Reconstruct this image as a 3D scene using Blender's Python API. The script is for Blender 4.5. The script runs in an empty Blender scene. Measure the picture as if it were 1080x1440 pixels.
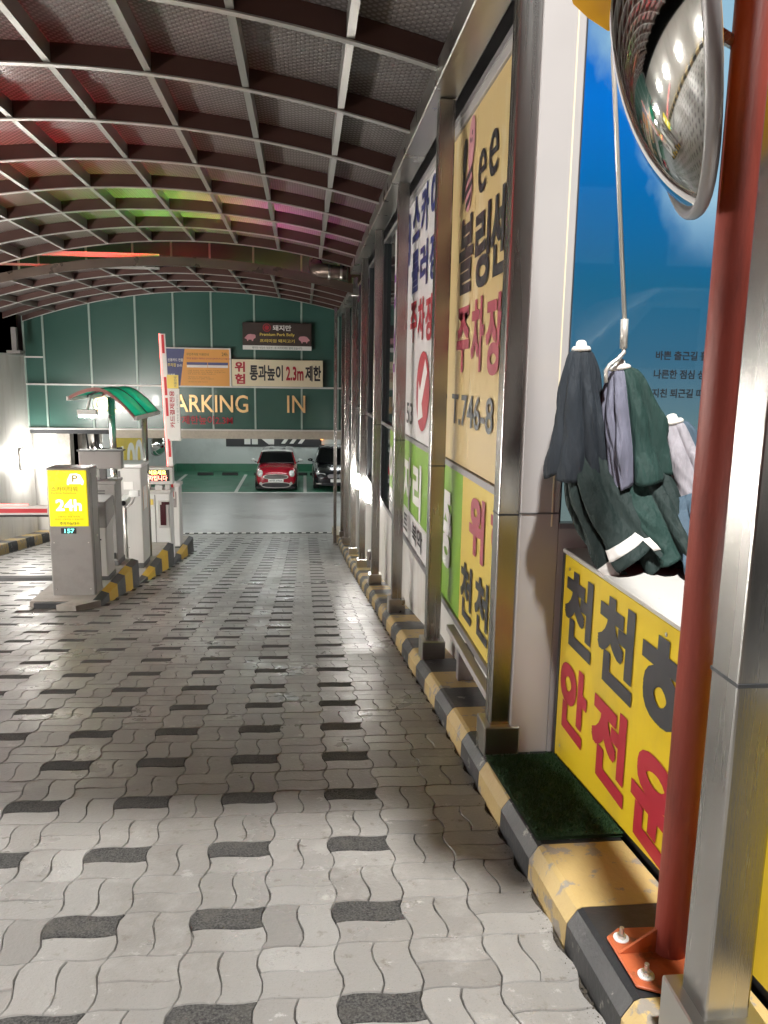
import bpy, math, random
from mathutils import Vector, Matrix
random.seed(7)
SC = bpy.context.scene
COL = SC.collection
R = math.radians

# ------------------------------------------------------------------ camera
PITCH, YAW, ROLL = R(10.0), R(6.0), R(0.9)
EYE = Vector((0, 0, 1.43))
fw = Vector((math.sin(YAW)*math.cos(PITCH), math.cos(YAW)*math.cos(PITCH), -math.sin(PITCH)))
rt = Vector((math.cos(YAW), -math.sin(YAW), 0)); up = rt.cross(fw)
r2 = rt*math.cos(ROLL)+up*math.sin(ROLL); u2 = up*math.cos(ROLL)-rt*math.sin(ROLL)
cam = bpy.data.objects.new('camera', bpy.data.cameras.new('camera'))
COL.objects.link(cam)
cam.matrix_world = Matrix(((r2.x, u2.x, -fw.x, EYE.x), (r2.y, u2.y, -fw.y, EYE.y), (r2.z, u2.z, -fw.z, EYE.z), (0, 0, 0, 1)))
cam.data.sensor_fit = 'VERTICAL'; cam.data.sensor_height = 36.0
cam.data.lens = 36.0*1080/1440
cam.data.clip_start = 0.05; cam.data.clip_end = 500
SC.camera = cam

# ------------------------------------------------------------------ night sky, lamps, exposure
world = bpy.data.worlds.new('World'); SC.world = world; world.use_nodes = True
wn = world.node_tree; bg = wn.nodes['Background']
sky = wn.nodes.new('ShaderNodeTexSky'); sky.sky_type = 'NISHITA'; sky.sun_disc = False
sky.sun_elevation = R(-4.0); sky.sun_rotation = R(200)
wn.links.new(sky.outputs['Color'], bg.inputs['Color']); bg.inputs['Strength'].default_value = 0.15

def spot(name, loc, target, energy, angle, blend, radius, color):
    l = bpy.data.lights.new(name, 'SPOT'); l.energy = energy; l.spot_size = R(angle); l.spot_blend = blend
    l.shadow_soft_size = radius; l.color = color
    o = bpy.data.objects.new(name, l); COL.objects.link(o); o.location = loc
    o.rotation_euler = (Vector(target)-Vector(loc)).to_track_quat('-Z', 'Y').to_euler()
    return o
FLOOD = Vector((.64, -1.1, 8.5))
spot('street_floodlight_beam', FLOOD, (1.0, 1.7, -0.2), 5300, 70, 1.0, 0.26, (1.0, 0.98, 0.95))

vs = SC.view_settings
vs.view_transform = 'Standard'; vs.look = 'None'; vs.gamma = 1; vs.use_curve_mapping = False
vs.exposure = 0.5
SC.cycles.max_bounces = 8; SC.cycles.glossy_bounces = 4; SC.cycles.transmission_bounces = 6
SC.cycles.sample_clamp_indirect = 6.0; SC.cycles.use_denoising = True
SC.cycles.caustics_reflective = False; SC.cycles.caustics_refractive = False

# ------------------------------------------------------------------ helpers
_S = [(-50, .12), (3.5, .12), (5, .153), (11, .153), (15, .125), (20, .105), (20.6, 0), (200, 0)]
def _s(y):
    for (a, sa), (b, sb) in zip(_S, _S[1:]):
        if a <= y <= b: return sa+(sb-sa)*(y-a)/(b-a)
    return .12
_T = [0.0]
for _i in range(1, 2600): _T.append(_T[-1]-_s((_i-.5)*.01)*.01)
def G(y):
    "height of the ramp at y"
    if y < 0: return -.12*y
    k = min(int(y/.01), len(_T)-2); f = min(y/.01-k, 1)
    return _T[k]+(_T[k+1]-_T[k])*f

ORG = {}
def rename(o, n): o.name = n

class MB:
    def __init__(s): s.v = []; s.f = []; s.m = []; s.mi = 0
    def add(s, vs, fs):
        b = len(s.v); s.v += [Vector(p) for p in vs]
        for f in fs: s.f.append([b+i for i in f]); s.m.append(s.mi)
        return s
    def box(s, a, b):
        x0, x1 = sorted((a[0], b[0])); y0, y1 = sorted((a[1], b[1])); z0, z1 = sorted((a[2], b[2]))
        return s.add([(x0,y0,z0),(x1,y0,z0),(x1,y1,z0),(x0,y1,z0),(x0,y0,z1),(x1,y0,z1),(x1,y1,z1),(x0,y1,z1)],
                     [(3,2,1,0),(4,5,6,7),(0,1,5,4),(1,2,6,5),(2,3,7,6),(3,0,4,7)])
    def hexa(s, p):   # 8 points, bottom ring then top ring
        return s.add(p, [(3,2,1,0),(4,5,6,7),(0,1,5,4),(1,2,6,5),(2,3,7,6),(3,0,4,7)])
    def prism(s, poly, d):   # poly list of 3d points, extruded by vector d
        n = len(poly); d = Vector(d)
        P = [Vector(p) for p in poly]
        return s.add(P+[p+d for p in P], [tuple(range(n))[::-1], tuple(range(n, 2*n))]+[(i, (i+1) % n, n+(i+1) % n, n+i) for i in range(n)])
    def tube(s, path, r, n=10, cap=True):
        path = [Vector(p) for p in path]; rings = []
        rr = r if isinstance(r, (list, tuple)) else [r]*len(path)
        ref = None
        for i, p in enumerate(path):
            t = (path[min(i+1, len(path)-1)]-path[max(i-1, 0)]).normalized()
            if ref is None: ref = Vector((0,0,1)) if abs(t.z) < .9 else Vector((1,0,0))
            a = t.cross(ref).normalized(); b = a.cross(t).normalized(); ref = b
            rings.append([p+(a*math.cos(k*2*math.pi/n)+b*math.sin(k*2*math.pi/n))*rr[i] for k in range(n)])
        vs = [q for g in rings for q in g]; fs = []
        for i in range(len(path)-1):
            for k in range(n): fs.append((i*n+k, i*n+(k+1) % n, (i+1)*n+(k+1) % n, (i+1)*n+k))
        if cap: fs += [tuple(range(n))[::-1], tuple(range((len(path)-1)*n, len(path)*n))]
        return s.add(vs, fs)
    def grid(s, rows, closed=False):
        n = len(rows[0]); vs = [q for g in rows for q in g]; fs = []
        for i in range(len(rows)-1):
            for k in range(n if closed else n-1):
                fs.append((i*n+k, i*n+(k+1) % n, (i+1)*n+(k+1) % n, (i+1)*n+k))
        return s.add(vs, fs)
    def disc(s, c, nrm, r, n=20, ry=None):
        nrm = Vector(nrm).normalized(); ref = Vector((0,0,1)) if abs(nrm.z) < .9 else Vector((0,1,0))
        a = ref.cross(nrm).normalized(); b = nrm.cross(a)
        c = Vector(c); ry = ry or r
        return s.add([c+a*math.cos(k*2*math.pi/n)*r+b*math.sin(k*2*math.pi/n)*ry for k in range(n)], [tuple(range(n))])

def setp(o, label=None, cat=None, group=None, kind=None):
    if label: o['label'] = label
    if cat: o['category'] = cat
    if group: o['group'] = group
    if kind: o['kind'] = kind
    return o

def part(name, mb, mats, parent=None, smooth=False, bevel=0, origin=None, seg=1, label=None, kind=None, sol=0):
    vs = mb.v
    lo = Vector((min(p.x for p in vs), min(p.y for p in vs), min(p.z for p in vs)))
    hi = Vector((max(p.x for p in vs), max(p.y for p in vs), max(p.z for p in vs)))
    if origin is None: origin = Vector(((lo.x+hi.x)/2, (lo.y+hi.y)/2, lo.z))
    me = bpy.data.meshes.new(name)
    me.from_pydata([p-origin for p in vs], [], mb.f)
    if not isinstance(mats, (list, tuple)): mats = [mats]
    for m in mats: me.materials.append(m)
    if len(mats) > 1: me.polygons.foreach_set('material_index', mb.m)
    if smooth: me.polygons.foreach_set('use_smooth', [True]*len(me.polygons))
    me.update()
    o = bpy.data.objects.new(name, me); COL.objects.link(o)
    ORG[o.name] = origin
    if parent: o.parent = parent; o.location = origin-ORG[parent.name]
    else: o.location = origin
    if sol:
        b = o.modifiers.new('s', 'SOLIDIFY'); b.thickness = sol; b.offset = 0
    if bevel:
        b = o.modifiers.new('b', 'BEVEL'); b.width = bevel; b.segments = seg; b.limit_method = 'ANGLE'; b.angle_limit = R(40)
    setp(o, label=label, kind=kind)
    return o

def thing(name, loc, label, cat, group=None, parent=None):
    o = bpy.data.objects.new(name, None); COL.objects.link(o); o.empty_display_size = .2
    o.location = loc; ORG[o.name] = Vector(loc)
    return setp(o, label, cat, group)

def solo(name, mb, mats, label, cat, group=None, **k):
    o = part(name, mb, mats, **k); return setp(o, label, cat, group)

def struct(name, mb, mats, **k):
    o = part(name, mb, mats, **k); o['kind'] = 'structure'; return o

def copy_tree(o, delta, label=None):
    c = o.copy(); COL.objects.link(c); c.location = o.location+Vector(delta); ORG[c.name] = ORG[o.name]+Vector(delta)
    if label: c['label'] = label
    for ch in list(o.children):
        d = ch.copy(); COL.objects.link(d); d.parent = c
        for g in list(ch.children):
            e = g.copy(); COL.objects.link(e); e.parent = d
    return c

_tc = {}
def text(body, o, right, upv, w, h, m, parent, bold=.02, ext=0.0, name='lettering', shear=0):
    "flat print: lower-left corner at o, fitted into w x h"
    key = (body, bold, shear)
    if key not in _tc:
        c = bpy.data.curves.new('t', 'FONT'); c.body = body; c.size = 1; c.offset = min(bold, .008); c.shear = shear; c.resolution_u = 4
        t = bpy.data.objects.new('t', c); COL.objects.link(t)
        dg = bpy.context.evaluated_depsgraph_get(); dg.update()
        me = bpy.data.meshes.new_from_object(t.evaluated_get(dg))
        _tc[key] = ([v.co.copy() for v in me.vertices], [tuple(p.vertices) for p in me.polygons])
        bpy.data.objects.remove(t); bpy.data.meshes.remove(me)
    V, F = _tc[key]
    x0 = min(v.x for v in V); x1 = max(v.x for v in V); y0 = min(v.y for v in V); y1 = max(v.y for v in V)
    right = Vector(right); upv = Vector(upv); o = Vector(o); n = right.cross(upv)
    mb = MB()
    pts = [o+right*((v.x-x0)/(x1-x0)*w)+upv*((v.y-y0)/(y1-y0)*h) for v in V]
    if ext:
        # solid letters: front at ext, sides from boundary edges
        from collections import Counter
        ec = {}
        for f in F:
            for a, b in zip(f, f[1:]+f[:1]):
                ec[(a, b)] = ec.get((a, b), 0)+1
        bound = [e for e in ec if (e[1], e[0]) not in ec]
        k = len(pts)
        mb.add(pts+[p+n*ext for p in pts], [tuple(i+k for i in f) for f in F]+[(a, b, b+k, a+k) for a, b in bound])
    else:
        e = max(0, bold-.008)*1.05; sx = w/(x1-x0); sy = h/(y1-y0)
        offs = [(0, 0)]
        if e > .004: offs += [(e*i_, e*j_) for i_ in (-.8, 0, .8) for j_ in (-.8, 0, .8) if i_ or j_]
        for q, (ox, oy) in enumerate(offs): mb.add([p+right*ox*sx+upv*oy*sy+n*(.00012*q) for p in pts], F)
    return part(name, mb, m, parent)

# ------------------------------------------------------------------ materials
def mat(name, col, rough=.5, metal=0, var=.12, scale=6, rvar=.1, bump=0, bscale=40, emit=None, estr=0, coat=0, stretch=None, dirt=None, dscale=2.0, dlim=(.5, .7), spec=None, trans=0):
    m = bpy.data.materials.new(name); m.use_nodes = True; nt = m.node_tree; N = nt.nodes; L = nt.links
    b = N['Principled BSDF']
    b.inputs['Metallic'].default_value = metal; b.inputs['Coat Weight'].default_value = coat
    if spec is not None: b.inputs['Specular IOR Level'].default_value = spec
    if trans: b.inputs['Transmission Weight'].default_value = trans
    if emit:
        b.inputs['Emission Color'].default_value = (*emit, 1); b.inputs['Emission Strength'].default_value = estr
    g = N.new('ShaderNodeNewGeometry'); mp = N.new('ShaderNodeMapping')
    L.new(g.outputs['Position'], mp.inputs['Vector'])
    if stretch: mp.inputs['Scale'].default_value = stretch
    nz = N.new('ShaderNodeTexNoise'); nz.inputs['Scale'].default_value = scale; nz.inputs['Detail'].default_value = 5
    L.new(mp.outputs['Vector'], nz.inputs['Vector'])
    mx = N.new('ShaderNodeMix'); mx.data_type = 'RGBA'
    mx.inputs[6].default_value = tuple(c*(1-var) for c in col)+(1,); mx.inputs[7].default_value = tuple(min(1, c*(1+var)) for c in col)+(1,)
    L.new(nz.outputs['Fac'], mx.inputs[0]); out = mx.outputs[2]
    if dirt:
        n2 = N.new('ShaderNodeTexNoise'); n2.inputs['Scale'].default_value = dscale; n2.inputs['Detail'].default_value = 8; n2.inputs['Roughness'].default_value = .65
        L.new(mp.outputs['Vector'], n2.inputs['Vector'])
        cr = N.new('ShaderNodeMapRange'); cr.inputs[1].default_value = dlim[0]; cr.inputs[2].default_value = dlim[1]
        L.new(n2.outputs['Fac'], cr.inputs[0])
        m2 = N.new('ShaderNodeMix'); m2.data_type = 'RGBA'; m2.inputs[7].default_value = (*dirt, 1)
        L.new(cr.outputs[0], m2.inputs[0]); L.new(out, m2.inputs[6]); out = m2.outputs[2]
    L.new(out, b.inputs['Base Color'])
    mr = N.new('ShaderNodeMapRange'); mr.inputs[3].default_value = max(.02, rough-rvar); mr.inputs[4].default_value = min(1, rough+rvar)
    L.new(nz.outputs['Fac'], mr.inputs[0]); L.new(mr.outputs[0], b.inputs['Roughness'])
    if bump:
        n3 = N.new('ShaderNodeTexNoise'); n3.inputs['Scale'].default_value = bscale; n3.inputs['Detail'].default_value = 4
        L.new(mp.outputs['Vector'], n3.inputs['Vector'])
        bp = N.new('ShaderNodeBump'); bp.inputs['Strength'].default_value = bump; bp.inputs['Distance'].default_value = .01 if not name.endswith('cloth') else .02
        L.new(n3.outputs['Fac'], bp.inputs['Height']); L.new(bp.outputs[0], b.inputs['Normal'])
    return m

M = {}
M['steel'] = mat('brushed_stainless', (.42, .415, .40), .26, 1, .08, 2, .12, .06, 60, stretch=(8, 8, .35), dirt=(.40, .38, .35), dscale=.8, dlim=(.5, .7))
M['steel_h'] = mat('stainless_rail', (.50, .49, .46), .30, 1, .08, 4, .1)
M['chrome'] = mat('mirror_chrome', (.80, .81, .80), .05, 1, .02, 2, .02)
M['rib_web'] = mat('bronze_rib_web', (.075, .036, .030), .36, .3, .12, 4, .1)
M['rib_bronze'] = mat('bronze_steel', (.16, .12, .10), .3, .7, .12, 3, .1)
M['purlin'] = mat('purlin_metal', (.42, .41, .385), .34, .8, .1, 5, .1)
M['galv'] = mat('galvanised_tube', (.62, .61, .58), .35, .9, .08, 5, .1)
M['grey_frame'] = mat('grey_aluminium', (.30, .29, .30), .38, .6, .08, 6, .1)
M['dark_frame'] = mat('dark_frame', (.05, .055, .06), .4, .3, .1, 8)
M['white_metal'] = mat('white_cladding', (.40, .385, .375), .42, 0, .05, 2.5, .1, .03, 12, dirt=(.45, .42, .38), dscale=1.6, dlim=(.55, .8))
M['white_wall'] = mat('white_wall', (.68, .665, .63), .5, 0, .05, 1.2, .1, .08, 20, stretch=(1, 1, .25), dirt=(.50, .46, .40), dscale=2.2, dlim=(.52, .8))
M['garage_wall'] = mat('garage_wall', (.62, .64, .63), .6, 0, .05, 1.5, .1, .1, 14, dirt=(.48, .50, .49), dscale=1.1, dlim=(.5, .8))
M['concrete'] = mat('concrete', (.33, .31, .28), .8, 0, .18, 5, .1, .3, 30, dirt=(.22, .20, .17), dscale=3)
M['stucco'] = mat('stucco', (.46, .42, .35), .85, 0, .2, 18, .1, 1.0, 26)
M['garage_floor'] = mat('garage_floor', (.27, .27, .265), .36, 0, .12, 1.5, .12, .06, 30, dirt=(.17, .16, .15), dscale=.6, dlim=(.55, .68))
M['green_paint'] = mat('green_floor_paint', (.045, .185, .110), .4, 0, .2, 2, .12, .04, 30, dirt=(.05, .07, .055), dscale=1.1, dlim=(.56, .75))
M['line_paint'] = mat('white_line_paint', (.66, .66, .63), .5, 0, .1, 6)
M['asphalt'] = mat('asphalt', (.05, .05, .05), .8, 0, .2, 30, .1, .4, 120)
M['bed'] = mat('paver_bed', (.05, .044, .038), .9, 0, .3, 20, .05, .5, 60, dirt=(.24, .225, .20), dscale=3.2, dlim=(.55, .66))
M['glass_green'] = mat('green_glass', (.045, .115, .095), .2, 0, .2, .8, .06, 0, coat=.1)
M['mullion'] = mat('pale_mullion', (.30, .40, .36), .4, .2, .08, 4)
M['rail_white'] = mat('white_rail', (.62, .62, .60), .4, .2, .06, 5)
M['glass_dark'] = mat('dark_glass', (.012, .022, .022), .06, 0, .1, 1, .03)
M['gold'] = mat('gold_letter', (.85, .62, .30), .3, .45, .1, 5, .08)
M['red_print'] = mat('red_print', (.38, .010, .025), .45, 0, .06, 6)
M['maroon_print'] = mat('faded_red_print', (.36, .05, .08), .5, 0, .1, 6)
M['black_print'] = mat('black_print', (.018, .018, .022), .45, 0, .1, 6)
M['navy_print'] = mat('navy_print', (.02, .03, .15), .45, 0, .1, 6)
M['purple_print'] = mat('purple_print', (.22, .03, .26), .45, 0, .1, 6)
M['white_print'] = mat('white_print', (.80, .79, .76), .5, 0, .04, 6)
M['pink_print'] = mat('pink_print', (.58, .27, .30), .5, 0, .06, 6)
M['grey_print'] = mat('grey_print', (.10, .11, .12), .5, 0, .06, 6)
M['brown_print'] = mat('brown_print', (.25, .13, .03), .5, 0, .06, 6)
M['beige_sign'] = mat('sun_faded_beige_sign', (.66, .50, .23), .38, 0, .06, 1.5, .08, .12, 5, dirt=(.72, .62, .42), dscale=2.6, dlim=(.55, .68), stretch=(1, 1, .35))
M['white_sign'] = mat('white_sign', (.76, .74, .74), .36, 0, .05, 2, .08, .1, 5, dirt=(.62, .60, .58), dscale=3, dlim=(.5, .75), stretch=(1, 1, .3))
M['lime_sign'] = mat('lime_sign', (.24, .46, .045), .32, 0, .06, 1.5, .06)
M['yellow_sign'] = mat('yellow_sign', (.76, .55, .02), .32, 0, .06, 2, .1, .12, 5, dirt=(.60, .44, .06), dscale=3, dlim=(.52, .75), stretch=(1, 1, .4))
M['yellow_pale'] = mat('pale_yellow_sign', (.76, .58, .12), .34, 0, .05, 2, .06)
M['cream_sign'] = mat('cream_sign', (.78, .70, .50), .4, 0, .03, 3)
M['orange_sign'] = mat('orange_sign', (.74, .34, .07), .45, 0, .04, 3)
M['blue_sign'] = mat('indigo_sign', (.06, .07, .19), .45, 0, .05, 3)
M['brown_sign'] = mat('dark_brown_sign', (.035, .020, .016), .4, 0, .1, 3)
M['cab_grey'] = mat('grey_cabinet_paint', (.29, .28, .272), .42, 0, .07, 3, .1, .03, 60, dirt=(.22, .21, .20), dscale=2.2, dlim=(.5, .75))
M['cab_light'] = mat('light_cabinet_paint', (.55, .54, .52), .4, 0, .05, 3, .08, .02, 60)
M['cab_white'] = mat('white_cabinet_paint', (.70, .70, .69), .38, 0, .04, 3, .08)
M['cab_plinth'] = mat('dark_plinth', (.10, .10, .10), .5, 0, .1, 4)
M['black_plastic'] = mat('black_plastic', (.015, .015, .017), .35, 0, .1, 10)
M['rubber'] = mat('rubber', (.03, .03, .03), .75, 0, .15, 15)
M['kerb_yellow'] = mat('yellow_kerb_paint', (.42, .305, .125), .6, 0, .16, 5, .1, .35, 50, dirt=(.24, .215, .18), dscale=8, dlim=(.545, .575))
M['kerb_black'] = mat('black_kerb_paint', (.017, .018, .020), .5, 0, .2, 6, .12, .2, 50, dirt=(.20, .19, .175), dscale=9, dlim=(.60, .63))
M['isl_yellow'] = mat('yellow_island_paint', (.66, .43, .04), .55, 0, .1, 5, .1, .15, 50, dirt=(.35, .24, .08), dscale=9, dlim=(.6, .68))
M['isl_black'] = mat('grey_island_paint', (.050, .053, .058), .5, 0, .2, 6, .12, .15, 50)
M['red_pole'] = mat('oxide_red_paint', (.27, .050, .034), .52, 0, .2, 5, .15, .1, 60, dirt=(.17, .032, .022), dscale=3.5, dlim=(.52, .68), stretch=(3, 3, .6))
M['orange_plate'] = mat('orange_red_paint', (.40, .095, .035), .5, 0, .2, 12, .12, .2, 60, dirt=(.16, .06, .03), dscale=16, dlim=(.55, .66))
M['bolt'] = mat('zinc_bolt', (.62, .60, .55), .3, .9, .1, 30)
M['hood'] = mat('orange_plastic', (.78, .40, .03), .35, 0, .06, 4)
M['turf'] = mat('green_turf', (.012, .055, .014), .9, 0, .45, 90, .05, 1.0, 260)
M['counter'] = mat('speckled_counter', (.50, .485, .455), .55, 0, .06, 8, .1, .1, 90, dirt=(.30, .28, .25), dscale=22, dlim=(.66, .72))
M['cloth_navy'] = mat('slate_cloth', (.009, .015, .022), .78, 0, .16, 7, .08, .9, 3.2, stretch=(9, 9, 1.6))
M['cloth_grey'] = mat('lilac_grey_cloth', (.13, .133, .18), .78, 0, .16, 7, .08, .9, 3.2, stretch=(9, 9, 1.6))
M['cloth_green'] = mat('bottle_green_cloth', (.005, .030, .024), .78, 0, .16, 7, .08, .9, 3.2, stretch=(9, 9, 1.6))
M['cloth_dark'] = mat('dark_green_cloth', (.006, .018, .016), .78, 0, .16, 7, .08, .9, 3.2, stretch=(9, 9, 1.6))
M['cloth_pale'] = mat('pale_cloth', (.29, .275, .30), .78, 0, .16, 7, .08, .9, 3.2, stretch=(9, 9, 1.6))
M['cloth_blue'] = mat('denim_blue_cloth', (.05, .085, .12), .78, 0, .16, 7, .08, .9, 3.2, stretch=(9, 9, 1.6))
M['cloth_white'] = mat('white_trim', (.70, .68, .65), .6, 0, .06, 6)
M['cap'] = mat('ivory_plastic', (.74, .72, .66), .4, 0, .05, 8)
M['rod'] = mat('pale_metal_rod', (.62, .60, .55), .35, .5, .06, 8)
M['beige_tile'] = mat('beige_stone', (.44, .38, .28), .7, 0, .2, 12, .1, .3, 30)
M['car_red'] = mat('red_car_paint', (.34, .008, .022), .22, 0, .04, 3, .04, coat=.6)
M['car_white'] = mat('white_car_paint', (.72, .72, .70), .25, 0, .03, 3, .04, coat=.5)
M['car_black'] = mat('black_car_paint', (.010, .011, .014), .2, 0, .06, 3, .04, coat=.6)
M['car_glass'] = mat('car_glass', (.006, .007, .008), .06, 0, .1, 3, .02)
M['lens'] = mat('headlight_lens', (.62, .62, .60), .15, .3, .1, 20)
M['tyre'] = mat('tyre', (.015, .015, .015), .8, 0, .1, 20)
M['plate'] = mat('number_plate', (.70, .70, .68), .45, 0, .03, 8)
M['barrier_red'] = mat('barrier_red', (.50, .012, .02), .4, 0, .06, 6)
M['barrier_white'] = mat('barrier_white', (.70, .69, .66), .4, 0, .05, 6)
M['shelter_green'] = mat('green_polycarbonate', (.04, .42, .31), .22, 0, .08, 3, .05, trans=.0)
_m = M['shelter_green']; _n = _m.node_tree; _t = _n.nodes.new('ShaderNodeBsdfTranslucent'); _t.inputs['Color'].default_value = (.10, .75, .55, 1)
_x = _n.nodes.new('ShaderNodeMixShader'); _x.inputs[0].default_value = .6
_n.links.new(_n.nodes['Principled BSDF'].outputs[0], _x.inputs[1]); _n.links.new(_t.outputs[0], _x.inputs[2]); _n.links.new(_x.outputs[0], _n.nodes['Material Output'].inputs['Surface'])
M['shelter_rim'] = mat('reddish_brown_rim', (.16, .06, .05), .35, .3, .1, 4)
M['dark_wall'] = mat('dark_wall', (.02, .022, .025), .7, 0, .2, 2)
def lamp_mat(name, col, s):
    return mat(name, (.8, .8, .8), .4, 0, .02, 3, emit=col, estr=s)
M['lamp'] = lamp_mat('lamp_diffuser', (1.0, .96, .90), 125)
M['lamp_far'] = lamp_mat('far_lamp_diffuser', (1.0, .96, .90), 60)
M['tube'] = lamp_mat('ceiling_lamp_diffuser', (.93, 1.0, .98), 44)
M['led_red'] = lamp_mat('led_red', (1.0, .10, .05), 5)
M['led_strip'] = lamp_mat('led_red_strip', (1.0, .03, .02), 3)
M['led_yellow'] = lamp_mat('led_yellow', (1.0, .72, .08), 4)
M['led_cyan'] = lamp_mat('led_cyan', (.05, 1.0, .75), 4)
M['lit_yellow'] = mat('backlit_yellow_print', (.5, .45, .02), .3, 0, .02, 3, emit=(1.0, .84, .0), estr=.52)
M['lit_white'] = mat('backlit_white_print', (.7, .7, .6), .3, 0, .02, 3, emit=(1.0, 1.0, .9), estr=.95)
M['lit_olive'] = mat('backlit_brown_print', (.3, .22, .02), .3, 0, .02, 3, emit=(.45, .28, .01), estr=.25)
M['amber'] = lamp_mat('amber_lamp', (1.0, .35, .05), 6)
M['roof_tint_red'] = lamp_mat('roof_tint_red', (1.0, .02, .04), 700)  # glow of the coloured tubes added above the roof
M['roof_tint_green'] = lamp_mat('roof_tint_green', (.10, 1.0, .08), 190)
M['roof_tint_yellow'] = lamp_mat('roof_tint_yellow', (1.0, .75, .05), 190)
M['roof_tint_magenta'] = lamp_mat('roof_tint_magenta', (1.0, .08, .75), 190)
M['street_red'] = lamp_mat('street_red_led', (1.0, .03, .05), 9)
M['win_lit'] = lamp_mat('lit_window', (1.0, .72, .42), .08)

def paver_mat(name, dark):
    m = bpy.data.materials.new(name); m.use_nodes = True; nt = m.node_tree; N = nt.nodes; L = nt.links; b = N['Principled BSDF']
    g = N.new('ShaderNodeNewGeometry'); at = N.new('ShaderNodeAttribute'); at.attribute_name = 'tone'
    def noise(sc, det=5, rg=.6):
        n = N.new('ShaderNodeTexNoise'); n.inputs['Scale'].default_value = sc; n.inputs['Detail'].default_value = det; n.inputs['Roughness'].default_value = rg
        L.new(g.outputs['Position'], n.inputs['Vector']); return n.outputs['Fac']
    def rng(f, a, bb, c=0, d=1):
        r = N.new('ShaderNodeMapRange'); r.inputs[1].default_value = a; r.inputs[2].default_value = bb; r.inputs[3].default_value = c; r.inputs[4].default_value = d
        L.new(f, r.inputs[0]); return r.outputs[0]
    def mix(fac, a, bb):
        x = N.new('ShaderNodeMix'); x.data_type = 'RGBA'; L.new(fac, x.inputs[0])
        for i, v in ((6, a), (7, bb)):
            if isinstance(v, tuple): x.inputs[i].default_value = (*v, 1)
            else: L.new(v, x.inputs[i])
        return x.outputs[2]
    if dark:
        c = mix(rng(noise(140, 3), .35, .68), (.022, .022, .022), (.095, .092, .087))
        c = mix(rng(noise(9), .5, .8), c, (.09, .085, .075))
        rough = rng(noise(40), 0, 1, .8, 1.0); b.inputs['Specular IOR Level'].default_value = .2; bs, bd = 1.0, noise(150, 3)
    else:
        c = mix(at.outputs['Fac'], (.175, .168, .158), (.30, .294, .28))
        c = mix(rng(noise(1.3), .42, .68), c, (.225, .212, .195))          # broad wear
        c = mix(rng(noise(2.6, 9, .72), .54, .68, 0, .7), c, (.36, .355, .34))     # lime bloom
        c = mix(rng(noise(11, 8, .75), .61, .65, 0, .6), c, (.43, .42, .40))
        mpx = N.new('ShaderNodeMapping'); mpx.inputs['Scale'].default_value = (2.2, .16, 1); L.new(g.outputs['Position'], mpx.inputs['Vector'])
        tn = N.new('ShaderNodeTexNoise'); tn.inputs['Scale'].default_value = 1.0; tn.inputs['Detail'].default_value = 6; L.new(mpx.outputs[0], tn.inputs['Vector'])
        c = mix(rng(tn.outputs['Fac'], .5, .68, 0, .55), c, (.15, .142, .13))   # tyre wear along the lane
        c = mix(rng(noise(16, 6, .7), .60, .72), c, (.13, .115, .095))    # dirt
        c = mix(rng(noise(220, 2), .60, .74, 0, .5), c, (.10, .095, .09)) # grit
        rough = rng(noise(2.2, 6), .3, .7, .22, .50); bs, bd = .35, noise(70, 5)
    L.new(c, b.inputs['Base Color']); L.new(rough, b.inputs['Roughness'])
    bp = N.new('ShaderNodeBump'); bp.inputs['Strength'].default_value = bs; bp.inputs['Distance'].default_value = .006
    L.new(bd, bp.inputs['Height']); L.new(bp.outputs[0], b.inputs['Normal'])
    return m
M['paver'] = paver_mat('grey_paver', False); M['paver_dark'] = paver_mat('dark_paver', True)

def roof_mat():
    m = bpy.data.materials.new('embossed_polycarbonate'); m.use_nodes = True; nt = m.node_tree; N = nt.nodes; L = nt.links
    b = N['Principled BSDF']; out = N['Material Output']
    b.inputs['Base Color'].default_value = (.20, .18, .172, 1); b.inputs['Roughness'].default_value = .19
    g = N.new('ShaderNodeNewGeometry'); mp = N.new('ShaderNodeMapping'); mp.inputs['Scale'].default_value = (25, 25, 0)
    mp.inputs['Rotation'].default_value = (0, 0, R(45)); L.new(g.outputs['Position'], mp.inputs['Vector'])
    v = N.new('ShaderNodeTexVoronoi'); v.inputs['Randomness'].default_value = 0; v.inputs['Scale'].default_value = 1
    L.new(mp.outputs['Vector'], v.inputs['Vector'])
    r = N.new('ShaderNodeMapRange'); r.interpolation_type = 'SMOOTHSTEP'; r.inputs[1].default_value = .42; r.inputs[2].default_value = .22; L.new(v.outputs['Distance'], r.inputs[0])
    bp = N.new('ShaderNodeBump'); bp.inputs['Strength'].default_value = .8; bp.inputs['Distance'].default_value = .008
    L.new(r.outputs[0], bp.inputs['Height']); L.new(bp.outputs[0], b.inputs['Normal'])
    tl = N.new('ShaderNodeBsdfTranslucent'); mx = N.new('ShaderNodeMixShader')
    c = N.new('ShaderNodeMix'); c.data_type = 'RGBA'; c.inputs[6].default_value = (.30, .28, .27, 1); c.inputs[7].default_value = (.78, .75, .73, 1)
    L.new(r.outputs[0], c.inputs[0]); L.new(c.outputs[2], tl.inputs['Color'])
    mx.inputs[0].default_value = .40
    L.new(b.outputs[0], mx.inputs[1]); L.new(tl.outputs[0], mx.inputs[2]); L.new(mx.outputs[0], out.inputs['Surface'])
    return m
M['roof'] = roof_mat()

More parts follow.
